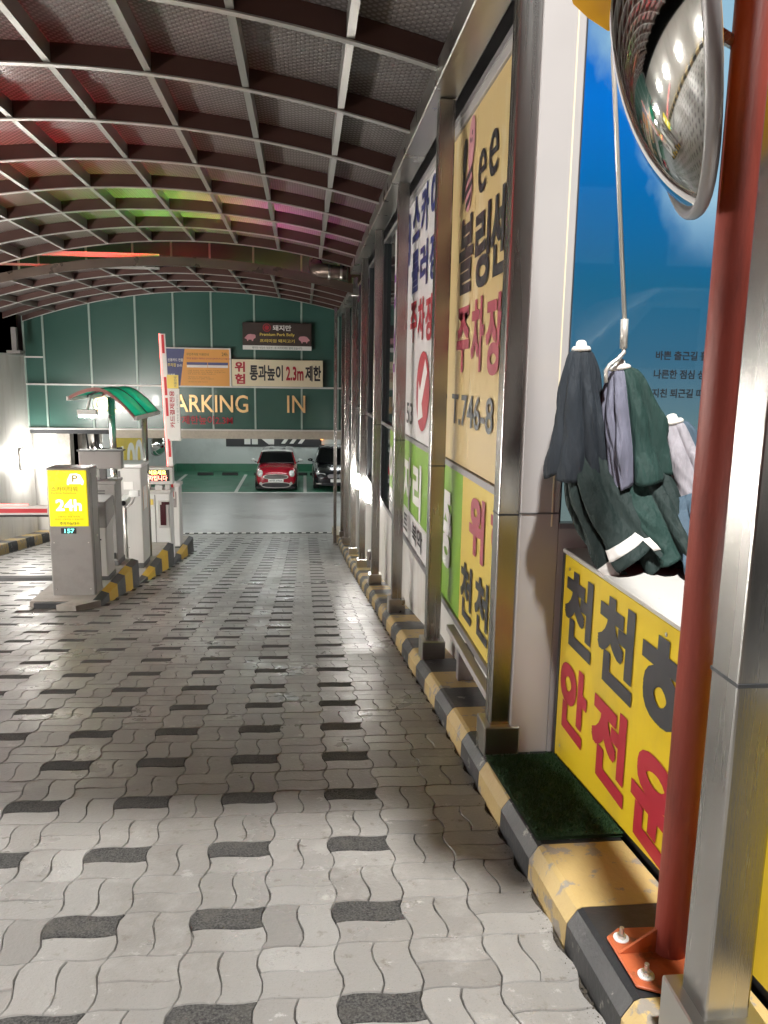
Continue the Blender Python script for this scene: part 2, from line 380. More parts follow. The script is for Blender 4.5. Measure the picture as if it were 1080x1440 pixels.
def poster_mat():
    m = bpy.data.materials.new('backlit_sky_print'); m.use_nodes = True; nt = m.node_tree; N = nt.nodes; L = nt.links; b = N['Principled BSDF']
    tc = N.new('ShaderNodeTexCoord'); sp = N.new('ShaderNodeSeparateXYZ'); L.new(tc.outputs['Object'], sp.inputs[0])
    cr = N.new('ShaderNodeValToRGB'); e = cr.color_ramp.elements
    mr = N.new('ShaderNodeMapRange'); mr.inputs[1].default_value = 0; mr.inputs[2].default_value = 2.4; L.new(sp.outputs['Z'], mr.inputs[0]); L.new(mr.outputs[0], cr.inputs[0])
    e[0].position = 0; e[0].color = (.20, .26, .25, 1); e[1].position = 1; e[1].color = (.0, .13, .60, 1)
    for p, c in ((.16, (.15, .25, .27)), (.30, (.045, .17, .28)), (.42, (.012, .16, .31)), (.56, (.0, .18, .50)), (.72, (.0, .22, .80))):
        x = e.new(p); x.color = (*c, 1)
    nz = N.new('ShaderNodeTexNoise'); nz.inputs['Scale'].default_value = 2.3; nz.inputs['Detail'].default_value = 7; nz.inputs['Roughness'].default_value = .6
    mp = N.new('ShaderNodeMapping'); mp.inputs['Location'].default_value = (.55, 0, .35); mp.inputs['Scale'].default_value = (1.2, 1, .8)
    L.new(tc.outputs['Object'], mp.inputs['Vector']); L.new(mp.outputs['Vector'], nz.inputs['Vector'])
    # cloud bank drawn across the upper right of the print
    def mth(op, a, bb, ):
        n = N.new('ShaderNodeMath'); n.operation = op
        for i, q in enumerate((a, bb)):
            if isinstance(q, (int, float)): n.inputs[i].default_value = q
            else: L.new(q, n.inputs[i])
        return n.outputs[0]
    d = mth('ADD', mth('MULTIPLY', sp.outputs['Z'], .5), sp.outputs['X'])   # diagonal
    a1 = mth('MULTIPLY', mth('SUBTRACT', d, .0), 6.0)
    cl = mth('ADD', mth('SUBTRACT', a1, 0.0), mth('MULTIPLY', mth('SUBTRACT', nz.outputs['Fac'], .5), 2.6))
    mr2 = N.new('ShaderNodeMapRange'); mr2.inputs[1].default_value = .25; mr2.inputs[2].default_value = 1.15; L.new(cl, mr2.inputs[0])
    lim = N.new('ShaderNodeMapRange'); lim.inputs[1].default_value = 1.08; lim.inputs[2].default_value = 1.35; L.new(sp.outputs['Z'], lim.inputs[0])
    f = mth('MULTIPLY', mr2.outputs[0], lim.outputs[0])
    mx = N.new('ShaderNodeMix'); mx.data_type = 'RGBA'; L.new(f, mx.inputs[0]); L.new(cr.outputs[0], mx.inputs[6]); mx.inputs[7].default_value = (.42, .68, .86, 1)
    b.inputs['Base Color'].default_value = (.05, .06, .07, 1); b.inputs['Roughness'].default_value = .4
    L.new(mx.outputs[2], b.inputs['Emission Color']); b.inputs['Emission Strength'].default_value = .66
    return m
M['poster'] = poster_mat()
def clear_glass():
    m = bpy.data.materials.new('window_glass'); m.use_nodes = True; nt = m.node_tree; N = nt.nodes; L = nt.links
    N.remove(N['Principled BSDF']); t = N.new('ShaderNodeBsdfTransparent'); gl = N.new('ShaderNodeBsdfGlossy'); gl.inputs['Roughness'].default_value = .03
    t.inputs['Color'].default_value = (.93, .96, .97, 1)
    fr = N.new('ShaderNodeFresnel'); fr.inputs['IOR'].default_value = 1.5; mx = N.new('ShaderNodeMixShader')
    L.new(fr.outputs[0], mx.inputs[0]); L.new(t.outputs[0], mx.inputs[1]); L.new(gl.outputs[0], mx.inputs[2]); L.new(mx.outputs[0], N['Material Output'].inputs['Surface'])
    return m
M['glass'] = clear_glass()

# ================================================================== GROUND
def strip(x0, x1, ys, dz):
    mb = MB(); mb.grid([[(x0, y, G(y)+dz), (x1, y, G(y)+dz)] for y in ys]); return mb
ys = [-3+.25*i for i in range(95)]
drive = struct('driveway', strip(-6.05, .80, ys, -.012), M['bed'])
mb = MB(); mb.grid([[(-40, y, G(max(y, -3))-.03 if y > -3 else .36-.03+(-3-y)*.0), (40, y, G(max(y, -3))-.03 if y > -3 else .33)] for y in [-60, -30, -12, -3]+[0, 3, 5, 8, 11, 14, 17, 20]])
struct('road', mb, M['asphalt'])

# pavers: zigzag blocks, laid as pairs lengthwise and pairs crosswise
UN = .2220; CX0, CY0 = .205-UN/2, 1.762-.0555-UN/2
AMP = .0095
def wav(t): # one S per unit
    t = t % 1.0
    pts = [(0, 0), (.16, 1), (.34, .9), (.66, -.9), (.84, -1), (1, 0)]
    for (a, p), (b, q) in zip(pts, pts[1:]):
        if a <= t <= b: return AMP*(p+(q-p)*(t-a)/(b-a))
    return 0
def wah(t): return wav(t)*.62
def wav2(t): return wav(t)*1.15
KN = [.16, .34, .66, .84]
def outline(kind, half):
    "closed outline (ccw) in unit coordinates, inside a cell whose corner is 0,0"
    U = UN; P = []
    if kind == 'H':
        v0, v1 = (0, .5) if half == 0 else (.5, 1)
        for t in [0]+KN: P.append((t*U, v0*U+wah(t)))
        P.append((U, v0*U))
        for t in [k for k in KN if v0 < k < v1]: P.append((U+wav2(t), t*U))
        P.append((U, v1*U))
        for t in KN[::-1]: P.append((t*U, v1*U+wah(t)))
        P.append((0, v1*U))
        for t in [k for k in KN[::-1] if v0 < k < v1]: P.append((wav2(t), t*U))
    else:
        v0, v1 = (0, .5) if half == 0 else (.5, 1)
        P.append((v0*U, 0))
        for t in [k for k in KN if v0 < k < v1]: P.append((t*U, wah(t)))
        P.append((v1*U, 0))
        for t in KN: P.append((v1*U+wav2(t), t*U))
        P.append((v1*U, U))
        for t in [k for k in KN[::-1] if v0 < k < v1]: P.append((t*U, U+wah(t)))
        P.append((v0*U, U))
        for t in KN[::-1]: P.append((v0*U+wav2(t), t*U))
    return P
def inset(P, d):
    n = len(P); out = []
    for i in range(n):
        a, b, c = Vector(P[i-1]), Vector(P[i]), Vector(P[(i+1) % n])
        e1 = (b-a).normalized(); e2 = (c-b).normalized()
        n1 = Vector((-e1.y, e1.x)); n2 = Vector((-e2.y, e2.x)); m = (n1+n2)
        m = m/max(.5, m.length_squared)*2 if m.length > .01 else n1
        out.append((b.x+m.x*d*.5*2/2, b.y+m.y*d*.5*2/2))
    return out
def block_geo(kind, half):
    P = outline(kind, half); a = inset(P, .0026); b = inset(P, .0064); n = len(P)
    vs = [(x, y, -.013) for x, y in a]+[(x, y, -.0035) for x, y in a]+[(x, y, 0) for x, y in b]
    fs = [tuple(range(2*n, 3*n))]
    for r in (0, 1):
        for i in range(n): fs.append((r*n+i, r*n+(i+1) % n, (r+1)*n+(i+1) % n, (r+1)*n+i))
    return vs, fs
BG = {(k, h): block_geo(k, h) for k in 'HV' for h in (0, 1)}
def mk_tone(me, val):
    at = me.attributes.new('tone', 'FLOAT', 'POINT'); at.data.foreach_set('value', val)
ISL = (-3.1, -2.28, 8.2, 16.1)
blocks = []
rnd = random.Random(3)
for j in range(-8, 84):
    for i in range(-28, 3):
        cx, cy = CX0+i*UN, CY0+j*UN
        if cx+UN > .79 or cx < -6.06 or cy+UN > 20.0 or cy < -.2: continue
        H = (i+j) % 2 == 0
        if cy > 19.55: H = True
        for h in (0, 1):
            k = 'H' if H else 'V'
            mx_, my_ = (cx+UN/2, cy+(.25+.5*h)*UN) if H else (cx+(.25+.5*h)*UN, cy+UN/2)
            if ISL[0] < mx_ < ISL[1] and ISL[2] < my_ < ISL[3]: continue
            dk = H and h == 1 and i % 2 == 0 and i <= 0 and cy < 19.5
            if cy > 18.9 and cy < 19.5 and H: dk = False
            z = G(my_)+rnd.uniform(-.0012, .0012)
            tone = min(1, max(0, rnd.gauss(.5, .22)))
            d = Vector((mx_, my_, z))-EYE; dep = d.dot(fw)
            px = 540+1080*d.dot(r2)/dep if dep > .1 else -9e9; py = 720-1080*d.dot(u2)/dep if dep > .1 else 9e9
            vis = -40 < px < 1120 and py < 1500
            blocks.append((dep if vis else 999, k, h, dk, cx, cy, z, tone, my_))
blocks.sort(key=lambda b: b[0])
cache = {}
def tilt(my_): return -math.atan(_s(my_))
for b in blocks[:300]:
    dep, k, h, dk, cx, cy, z, tone, my_ = b
    tq = int(tone*13)
    key = (k, h, dk, tq)
    if key not in cache:
        vs, fs = BG[(k, h)]
        c0 = (UN/2, (.25+.5*h)*UN) if k == 'H' else ((.25+.5*h)*UN, UN/2)
        me = bpy.data.meshes.new('paver'); jr = random.Random(hash(key)); nn = len(vs)//3; J = [(jr.gauss(0, .0009), jr.gauss(0, .0009)) for _ in range(nn)]; J2 = [abs(jr.gauss(0, .0012)) for _ in range(nn)]
        me.from_pydata([(x-c0[0]+J[q % nn][0], y-c0[1]+J[q % nn][1], zz-(J2[q % nn] if q < 2*nn else 0)) for q, (x, y, zz) in enumerate(vs)], [], fs)
        me.materials.append(M['paver_dark'] if dk else M['paver']); mk_tone(me, [tq/13]*len(vs)); cache[key] = (me, c0)
    me, c0 = cache[key]
    o = bpy.data.objects.new('paver', me); COL.objects.link(o); o.parent = drive
    o.location = Vector((cx+c0[0], cy+c0[1], z))-ORG[drive.name]
    o.rotation_euler = (tilt(my_)+rnd.uniform(-.007, .007), rnd.uniform(-.008, .008), rnd.uniform(-.006, .006))
mb = MB(); tones = []
for b in blocks[300:]:
    dep, k, h, dk, cx, cy, z, tone, my_ = b
    vs, fs = BG[(k, h)]; mb.mi = 1 if dk else 0
    dz = z-G(my_); bb = len(mb.v); tx = rnd.uniform(-.005, .005)
    for x, y, zz in vs: mb.v.append(Vector((cx+x, cy+y, G(cy+y)+zz+dz+tx*(x-UN/2))))
    for f in fs: mb.f.append([bb+i for i in f]); mb.m.append(mb.mi)
    tones += [tone]*len(vs)
pf = part('paver_field', mb, [M['paver'], M['paver_dark']], drive, kind='stuff'); mk_tone(pf.data, tones)
# drain strip with small dark setts where the ramp meets the garage
mb = MB(); mb2 = MB()
for i in range(60):
    x = -5.9+i*.112
    (mb if i % 2 else mb2).box((x+.004, 20.02, -2.70), (x+.108, 20.10, -2.672))
part('sett_row', mb, M['paver_dark'], drive, kind='stuff'); part('sett_row', mb2, M['line_paint'], drive, kind='stuff')

# grit and dirt caught along the kerb foot
mb = MB(); gr = random.Random(21)
for k in range(2600):
    y = 1.0+14*gr.random()**1.8; x = .762-abs(gr.gauss(0, .014)); z = G(y)-.006; r = gr.uniform(.0015, .0055)
    P = [(x+r*math.cos(a_)*gr.uniform(.6, 1.2), y+r*math.sin(a_)*gr.uniform(.6, 1.4), z) for a_ in (0, 1.6, 3.1, 4.7)]+[(x, y, z+r*gr.uniform(.6, 1.5)+.004)]
    mb.add(P, [(0, 1, 4), (1, 2, 4), (2, 3, 4), (3, 0, 4)])
part('kerb_grit', mb, mat('grit', (.07, .06, .045), .9, 0, .5, 60), drive, kind='stuff')
# garage floor
mb = MB(); mb.grid([[(-9, y, -2.683), (9, y, -2.683)] for y in (20.0, 24, 28, 34)])
gf = struct('garage_floor', mb, M['garage_floor'])
mb = MB(); mb.box((-5.44, 27.25, -2.70), (8, 33.4, -2.678)); part('bay_paint', mb, M['green_paint'], gf)
mb = MB(); mb.box((-5.6, 27.13, -2.70), (8, 27.245, -2.674)); part('bay_line', mb, M['line_paint'], gf)
for x in (-4.85, -2.42, .02, 2.46, 4.9):
    mb = MB(); mb.box((x-.06, 27.25, -2.69), (x+.06, 32.2, -2.674)); part('bay_line', mb, M['line_paint'], gf)

# ================================================================== KERBS
def kerb_seg(y0, y1, m, par, side=1, xb=.765, xt=.81, xe=1.10, h=.13):
    mb = MB(); n = max(1, int((y1-y0)/.2))
    rows = []
    for i in range(n+1):
        y = y0+(y1-y0)*i/n; g = G(y)
        rows.append([(xb, y, g-.05), (xb+.004*side, y, g+h*.6), (xt-.012*side, y, g+h-.008), (xt+.004*side, y, g+h), (xe, y, g+h), (xe, y, g-.05)])
    if side < 0: rows = [r[::-1] for r in rows]
    mb.grid(rows, closed=True); k = len(rows[0])
    mb.f.append(list(range(k))); mb.m.append(0); mb.f.append([len(mb.v)-k+i for i in range(k)][::-1]); mb.m.append(0)
    return part('kerb_segment', mb, m, par)
kr = thing('kerb', (.9, 9, G(9)), 'long yellow and black striped concrete kerb under the steel posts and signs', 'kerb', 'striped kerbs')
kr['kind'] = 'structure'; del kr['category']
bnd = [-.9, -.4, .1, .6, 1.08, 1.57, 1.96, 2.34, 2.72, 3.10]
while bnd[-1] < 17.6: bnd.append(bnd[-1]+.385)
for i, (a, b) in enumerate(zip(bnd, bnd[1:])):
    kerb_seg(a+.0015, b-.0015, M['kerb_yellow'] if i % 2 == 0 else M['kerb_black'], kr)
mb = MB(); rows = [[(.72, y, G(y)-.05), (.74, y, G(y)+.16), (1.10, y, G(y)+.16), (1.10, y, G(y)-.05)] for y in (17.75, 18.6, 19.4, 20.2)]
mb.grid(rows, closed=True); mb.f += [[0, 1, 2, 3], [15, 14, 13, 12]]; mb.m += [0, 0]
struct('kerb_end_block', mb, M['beige_tile'])
kl = thing('kerb', (-6.15, 15, G(15)), 'low yellow and black striped kerb along the left white wall', 'kerb', 'striped kerbs')
kl['kind'] = 'structure'; del kl['category']
y = 1.0; i = 0
while y < 18.6:
    kerb_seg(y+.002, y+.5-.002, M['kerb_yellow'] if i % 2 else M['kerb_black'], kl, -1, -6.0, -6.03, -6.36, .20); y += .5; i += 1

# ================================================================== STAINLESS POSTS
def make_post(y, ztop=3.12, cover=True, label=''):
    g = G(y+.06)+.13
    t = thing('steel_post', (.885, y+.05, g), label, 'post', 'stainless steel canopy posts')
    mb = MB(); mb.box((.835, y, g-.10), (.935, y+.10, ztop)); part('shaft', mb, M['steel'], t, bevel=.006, seg=2)
    mb = MB(); zb = g-.05; zt = g+.14
    mb.box((.805, y-.032, zb), (.965, y+.132, zt)); part('base_cover', mb, M['steel_h'], t, bevel=.004)
    mb = MB(); mb.box((.8345, y-.0005-.002, .845), (.9355, y+.102, .853)); part('joint_band', mb, M['dark_frame'], t)
    return t
py_ = [1.33, 3.20, 5.03, 7.12, 9.38, 11.60, 13.80, 16.00, 17.60]
plab = ['nearest brushed steel post standing against the red pole', 'tall steel post beside the white booth column at the turf mat',
        'steel post with wide base cover between the beige and the white bowling signs', 'steel post beside the white arrow sign panel',
        'steel post left of the narrow purple lettered sign', 'slim steel post by the first dark wall window with hanging cable',
        'far steel post beside the bright wall lamp', 'second farthest steel post before the garage', 'farthest steel post at the garage corner']
for y, l in zip(py_, plab): make_post(y, label=l)
# trim post at the mouth of the garage
mb = MB(); mb.box((.66, 17.35, G(17.4)), (.73, 17.42, 2.9))
solo('door_jamb', mb, M['steel'], 'thin steel upright at the edge of the garage mouth right of the cars', 'upright', bevel=.004)

# ================================================================== RIGHT WALL AND SIGNS
XS = 1.0
wl = thing('side_wall', (1.1, 10, G(10)), 'long right hand wall of white base, rails and dark windows behind the steel posts', 'wall')
wl['kind'] = 'structure'; del wl['category']
mb = MB(); mb.grid([[(1.04, y, G(y)), (1.04, y, -.16)] for y in [3.25+.5*i for i in range(32)]])
mb.grid([[(1.04, y, -.16), (1.12, y, -.16)] for y in (3.25, 18.75)])
part('base_wall', mb, M['white_wall'], wl)
mb = MB(); mb.box((1.06, 3.25, -.16), (1.2, 18.75, 3.6)); part('core_wall', mb, M['dark_wall'], wl)
for z in (.85, -.15, 3.06):
    mb = MB(); mb.box((.985, 3.3, z-.022), (1.058, 18.7, z+.022)); part('rail', mb, M['grey_frame'], wl, bevel=.003)
for y in (5.52, 7.68, 9.85, 12.0, 14.2, 16.4, 18.3):
    mb = MB(); mb.box((.982, y-.03, -.128), (1.057, y+.03, .828)); mb.box((.982, y-.03, .872), (1.057, y+.03, 3.038)); part('mullion', mb, M['dark_frame'], wl, bevel=.003)
for a, b in ((9.88, 11.97), (12.03, 14.17), (14.23, 16.37), (16.43, 18.27)):
    for z0, z1 in ((-.126, .826), (.874, 3.036)):
        mid = (a+b)/2
        for c, d in ((a+.004, mid-.004), (mid+.004, b-.004)):
            mb = MB(); mb.box((1.03, c, z0+.004), (1.042, d, z1-.004)); part('pane', mb, M['glass_dark'], wl)
mb = MB(); mb.box((.951, 3.3, 3.20), (1.2, 13.5, 3.24)); part('light_stop_board', mb, M['grey_frame'], wl)  # board added to stop the coloured tube light reaching the wall edge
# eave gutter
mb = MB(); mb.box((.78, 3.12, 3.125), (.95, 13.5, 3.26))
solo('eave_beam', mb, M['steel_h'], 'long steel eave beam on top of the posts under the curved roof', 'beam', bevel=.006)
DR, UPZ = (0, -1, 0), (0, 0, 1)
def wtext(body, y, z, w, h, m, par, x=.9935, **k): return text(body, (x, y, z), DR, UPZ, w, h, m, par, **k)
def board(par, name, y0, y1, z0, z1, m, x=1.0):
    mb = MB(); mb.box((x, y0+.0025, z0), (x+.022, y1-.0025, z1)); return part(name, mb, m, par, bevel=.0015)
# sign 1: beige
s1 = thing('wall_sign', (1.0, 4.4, .88), 'sun bleached beige bowling and parking sign with a striped bee mark', 'sign')
board(s1, 'sign_board', 4.66, 5.48, .876, 2.97, M['beige_sign']); board(s1, 'sign_board', 3.86, 4.66, .876, 2.97, M['beige_sign']); board(s1, 'sign_board', 3.34, 3.86, .876, 2.97, M['beige_sign'])
mb = MB(); mb.box((.985, 3.34, 2.972), (1.03, 5.48, 3.035)); part('top_trim', mb, M['white_metal'], s1, bevel=.004)
wtext('볼', 5.055, 1.955, .385, .435, M['black_print'], s1, bold=.034); wtext('링', 4.596, 1.945, .345, .42, M['black_print'], s1, bold=.034)
wtext('센', 4.215, 1.965, .36, .42, M['black_print'], s1, bold=.034); wtext('터', 3.76, 1.965, .36, .42, M['black_print'], s1, bold=.034)
wtext('주', 5.055, 1.475, .36, .38, M['maroon_print'], s1, bold=.038); wtext('차', 4.62, 1.475, .31, .40, M['maroon_print'], s1, bold=.038); wtext('장', 4.235, 1.455, .34, .40, M['maroon_print'], s1, bold=.038)
wtext('T.746-8', 5.168, 1.13, 1.15, .195, M['grey_print'], s1, bold=.015)
# the bee shaped pin mark and the word after it
def blob(cy, cz, ry, rz, m, par, rot=0, x=.9935, n=22, t0=0, t1=1):
    mb = MB(); pts = []
    for k in range(n):
        a = 2*math.pi*k/n; u = math.cos(a)*ry; v = math.sin(a)*rz
        pts.append((x, cy-(u*math.cos(rot)-v*math.sin(rot)), cz+(u*math.sin(rot)+v*math.cos(rot))))
    mb.add(pts, [tuple(range(n))]); return part('emblem', mb, m, par)
blob(4.80, 2.80, .085, .155, M['pink_print'], s1, -.15); blob(4.845, 2.555, .098, .13, M['pink_print'], s1, -.12, x=.9932)
blob(4.985, 2.765, .055, .115, M['black_print'], s1, -.1); blob(5.0, 2.60, .04, .10, M['black_print'], s1, -.1)
for zz, hw in ((2.635, .085), (2.56, .098), (2.485, .075)):
    mb = MB(); pts = [(4.845+hw, zz-.045), (4.845-hw, zz+.005), (4.845-hw, zz+.045), (4.845+hw, zz-.003)]
    mb.add([(.9925, a, b) for a, b in pts], [(0, 1, 2, 3)]); part('emblem', mb, M['black_print'], s1)
for a, b in ((4.78, 2.86), (4.83, 2.83), (4.79, 2.82)): blob(a, b, .013, .016, M['black_print'], s1, x=.9925, n=10)
wtext('e', 4.585, 2.455, .19, .235, M['black_print'], s1, bold=.005); wtext('e', 4.325, 2.48, .20, .235, M['black_print'], s1, bold=.005)
# lower signs, bay 1
s1b = thing('wall_sign', (1.0, 5.1, -.12), 'lime green sign panel with slanted white letter under the beige sign', 'sign')
board(s1b, 'sign_board', 4.76, 5.48, -.124, .824, M['lime_sign'])
wtext('중', 5.46, .13, .40, .50, M['white_print'], s1b, bold=.05, shear=-.2)
s1c = thing('wall_sign', (1.0, 4.0, -.12), 'yellow sign panel with dark red and black letters below the beige sign', 'sign')
board(s1c, 'sign_board', 3.34, 4.76, -.124, .824, M['yellow_pale'])
wtext('위', 4.485, .40, .36, .34, M['maroon_print'], s1c, bold=.05); wtext('험', 3.95, .40, .36, .34, M['maroon_print'], s1c, bold=.05)
wtext('천', 4.685, -.045, .31, .335, M['black_print'], s1c, bold=.034); wtext('천', 4.27, -.03, .31, .335, M['black_print'], s1c, bold=.034); wtext('히', 3.85, -.03, .31, .335, M['black_print'], s1c, bold=.034)
# sign 2: white with arrow
s2 = thing('wall_sign', (1.0, 6.6, .88), 'white roller rink parking sign with navy and red letters and a red arrow disc', 'sign')
for a, b in ((6.88, 7.64), (6.2, 6.88), (5.56, 6.2)): board(s2, 'sign_board', a, b, .876, 3.0, M['white_sign'])
mb = MB(); mb.box((.985, 5.56, 3.002), (1.03, 7.64, 3.036)); part('top_trim', mb, M['white_metal'], s2)
wtext('스', 7.32, 2.64, .42, .36, M['navy_print'], s2, bold=.038); wtext('카', 6.79, 2.62, .38, .36, M['navy_print'], s2, bold=.038); wtext('이', 6.28, 2.62, .36, .36, M['navy_print'], s2, bold=.038)
wtext('롤', 7.32, 2.19, .42, .34, M['navy_print'], s2, bold=.038); wtext('러', 6.79, 2.19, .38, .34, M['navy_print'], s2, bold=.038); wtext('장', 6.28, 2.19, .36, .34, M['navy_print'], s2, bold=.038)
wtext('주', 7.34, 1.75, .38, .34, M['red_print'], s2, bold=.038); wtext('차', 6.86, 1.75, .35, .34, M['red_print'], s2, bold=.038); wtext('장', 6.42, 1.73, .36, .34, M['red_print'], s2, bold=.038)
blob(6.50, 1.31, .36, .335, M['red_print'], s2, n=32)
mb = MB(); A = [(6.74, 1.05), (6.74, 1.40), (6.64, 1.32), (6.38, 1.58), (6.27, 1.47), (6.53, 1.21), (6.45, 1.10)]
mb.add([(.9925, a, b) for a, b in A], [tuple(range(7))]); part('arrow', mb, M['white_print'], s2)
wtext('53', 7.5, .99, .42, .20, M['black_print'], s2, bold=.01)
mb = MB(); pts = []
for k in range(20):
    a = 2*math.pi*k/20; pts.append((.992, 7.53-.07*math.cos(a), 2.70+.24*math.sin(a)))
mb.add(pts, [tuple(range(20))]); part('emblem', mb, M['navy_print'], s2)
s2b = thing('wall_sign', (1.0, 6.6, -.12), 'lime green sign with rounded white letters over a white strip of black letters', 'sign')
for a, b in ((6.88, 7.64), (6.2, 6.88), (5.56, 6.2)):
    board(s2b, 'sign_board', a, b, .164, .824, M['lime_sign']); board(s2b, 'sign_strip', a, b, -.124, .16, M['white_sign'])
wtext('자', 7.60, .20, .52, .46, M['white_print'], s2b, bold=.05); wtext('리', 6.93, .20, .46, .46, M['white_print'], s2b, bold=.05)
wtext('트', 7.55, -.06, .26, .16, M['black_print'], s2b, bold=.02); wtext('북악', 6.95, -.075, .62, .19, M['black_print'], s2b, bold=.02)
# sign 3: narrow white with purple
s3 = thing('wall_sign', (1.0, 8.4, .88), 'narrow white sign with purple lettering between dark glass and a steel post', 'sign')
board(s3, 'sign_board', 7.72, 8.75, .876, 3.0, M['white_sign'])
wtext('가', 8.70, 2.1, .5, .45, M['purple_print'], s3, bold=.05); wtext('요', 8.70, 1.5, .5, .45, M['purple_print'], s3, bold=.05); wtext('6', 8.70, .98, .3, .2, M['black_print'], s3, bold=.01)
s3b = thing('wall_sign', (1.0, 8.4, -.12), 'small lime green sign panel with white strip, farthest of the green ones', 'sign')
board(s3b, 'sign_board', 7.72, 8.95, .164, .824, M['lime_sign']); board(s3b, 'sign_strip', 7.72, 8.95, -.124, .16, M['white_sign'])
wtext('수', 8.90, -.06, .30, .17, M['black_print'], s3b, bold=.02); wtext('이', 8.90, .22, .42, .44, M['white_print'], s3b, bold=.05)
for a, b, z0, z1 in ((8.78, 9.82, .876, 3.03), (8.98, 9.82, -.124, .824)):
    mb = MB(); mb.box((1.03, a, z0), (1.04, b, z1)); part('pane', mb, M['glass_dark'], wl)
# short support leg under the yellow panel
t = thing('sign_leg', (.98, 4.43, G(4.43)+.13), 'short white framed dark leg under the yellow sign panel on the kerb', 'bracket')
mb = MB(); mb.box((.935, 4.40, G(4.4)+.13), (.955, 4.46, -.18)); mb.box((.957, 4.41, G(4.4)+.13), (1.035, 4.45, -.18)); part('leg_plate', mb, [M['grey_frame']], t)
mb = MB(); mb.box((.93, 3.3, -.215), (.982, 4.80, -.176)); part('cross_bar', mb, M['white_metal'], t, bevel=.003)

# wall lamps ----------------------------------------------------------
def wall_lamp(name, loc, nx, label, grp, w=.30, h=.34, prot=.14, lm='lamp'):
    x, y, z = loc
    t = thing(name, (x, y, z-h/2), label, 'wall lamp', grp)
    mb = MB(); mb.box((x, y-w/2-.02, z-h/2-.02), (x+nx*.05, y+w/2+.02, z+h/2+.02)); part('back_plate', mb, M['cab_light'], t, bevel=.01)
    mb = MB(); x1 = x+nx*.052; x2 = x+nx*prot
    mb.hexa([(x1, y-w/2, z-h/2), (x2, y-w/2*.9, z-h/2*.9), (x2, y+w/2*.9, z-h/2*.9), (x1, y+w/2, z-h/2), (x1, y-w/2, z+h/2), (x2, y-w/2*.9, z+h/2*.9), (x2, y+w/2*.9, z+h/2*.9), (x1, y+w/2, z+h/2)] if nx > 0 else
            [(x2, y-w/2*.9, z-h/2*.9), (x1, y-w/2, z-h/2), (x1, y+w/2, z-h/2), (x2, y+w/2*.9, z-h/2*.9), (x2, y-w/2*.9, z+h/2*.9), (x1, y-w/2, z+h/2), (x1, y+w/2, z+h/2), (x2, y+w/2*.9, z+h/2*.9)])
    part('diffuser', mb, M[lm], t, bevel=.02, seg=2)
    mb = MB()
    for dy in (-w*.3, w*.3):
        mb.box((x, y+dy-.012, z+h/2+.02), (x+nx*.05, y+dy+.012, z+h/2+.06)); mb.box((x, y+dy-.012, z-h/2-.06), (x+nx*.05, y+dy+.012, z-h/2-.02))
    part('clip', mb, M['galv'], t)
    return t
wall_lamp('wall_lamp', (-6.34, 18.0, -.52), 1, 'bright square wall lamp on the white wall at the far left', 'bulkhead wall lamps', .30, .42, .34, lm='lamp_far')
wall_lamp('wall_lamp', (-5.42, 20.6, -.62), 1, 'second bright wall lamp, half hidden behind the yellow lit parking sign', 'bulkhead wall lamps', .36, .38, lm='lamp_far')
wall_lamp('wall_lamp', (1.03, 13.4, -.40), -1, 'glaring wall lamp low on the right wall between far steel posts', 'bulkhead wall lamps', .18, .26)
wall_lamp('wall_lamp', (1.03, 11.2, -.32), -1, 'nearer low wall lamp on the right wall with a black cable below', 'bulkhead wall lamps', .12, .18)
for k, y in enumerate((13.0, 10.0, 7.0, 4.0, 1.0)):  # lamp row out of view, added to brighten the ramp and signs
    wall_lamp('wall_lamp', (-6.34, y, .3), 1, 'unseen square lamp added on the left white wall for more light, '+('farthest', 'second farthest', 'middle', 'second nearest', 'nearest')[k]+' of five', 'bulkhead wall lamps', .42, .46, .26)
mb = MB(); mb.tube([(1.02, 11.2, -.47), (1.005, 11.22, -.8), (1.01, 11.25, -1.1), (.99, 11.32, -1.3), (.98, 11.4, G(11.4)+.2)], .012, 8)
solo('cable', mb, M['black_plastic'], 'black cable hanging from the lamp on the right wall', 'cable', smooth=True)
mb = MB(); mb.box((.95, 11.32, G(11.4)+.17), (1.03, 11.5, G(11.4)+.42)); solo('junction_box', mb, M['cab_grey'], 'small grey box at the foot of the hanging cable', 'junction box', bevel=.006)

# ================================================================== LEFT WALL
lw = thing('left_wall', (-6.4, 10, G(10)), 'white panelled wall along the left lane', 'wall'); lw['kind'] = 'structure'; del lw['category']
y = -2.0
while y < 18.5:
    y1 = min(y+1.2, 18.8); mb = MB(); mb.box((-6.5, y+.003, -2.9), (-6.35, y1-.003, 1.76)); part('wall_panel', mb, M['white_wall'], lw, bevel=.004); y = y1
mb = MB(); mb.box((-6.52, -2, 1.762), (-6.33, 18.8, 1.80)); part('coping', mb, M['rail_white'], lw)
mb = MB(); mb.box((-6.25, 17.6, 1.80), (-6.15, 17.7, 2.35)); mb.box((-6.33, 17.5, 1.802), (-6.05, 17.8, 1.86)); solo('roof_stub', mb, M['cab_grey'], 'short post on the left wall carrying the lower roof edge', 'post')

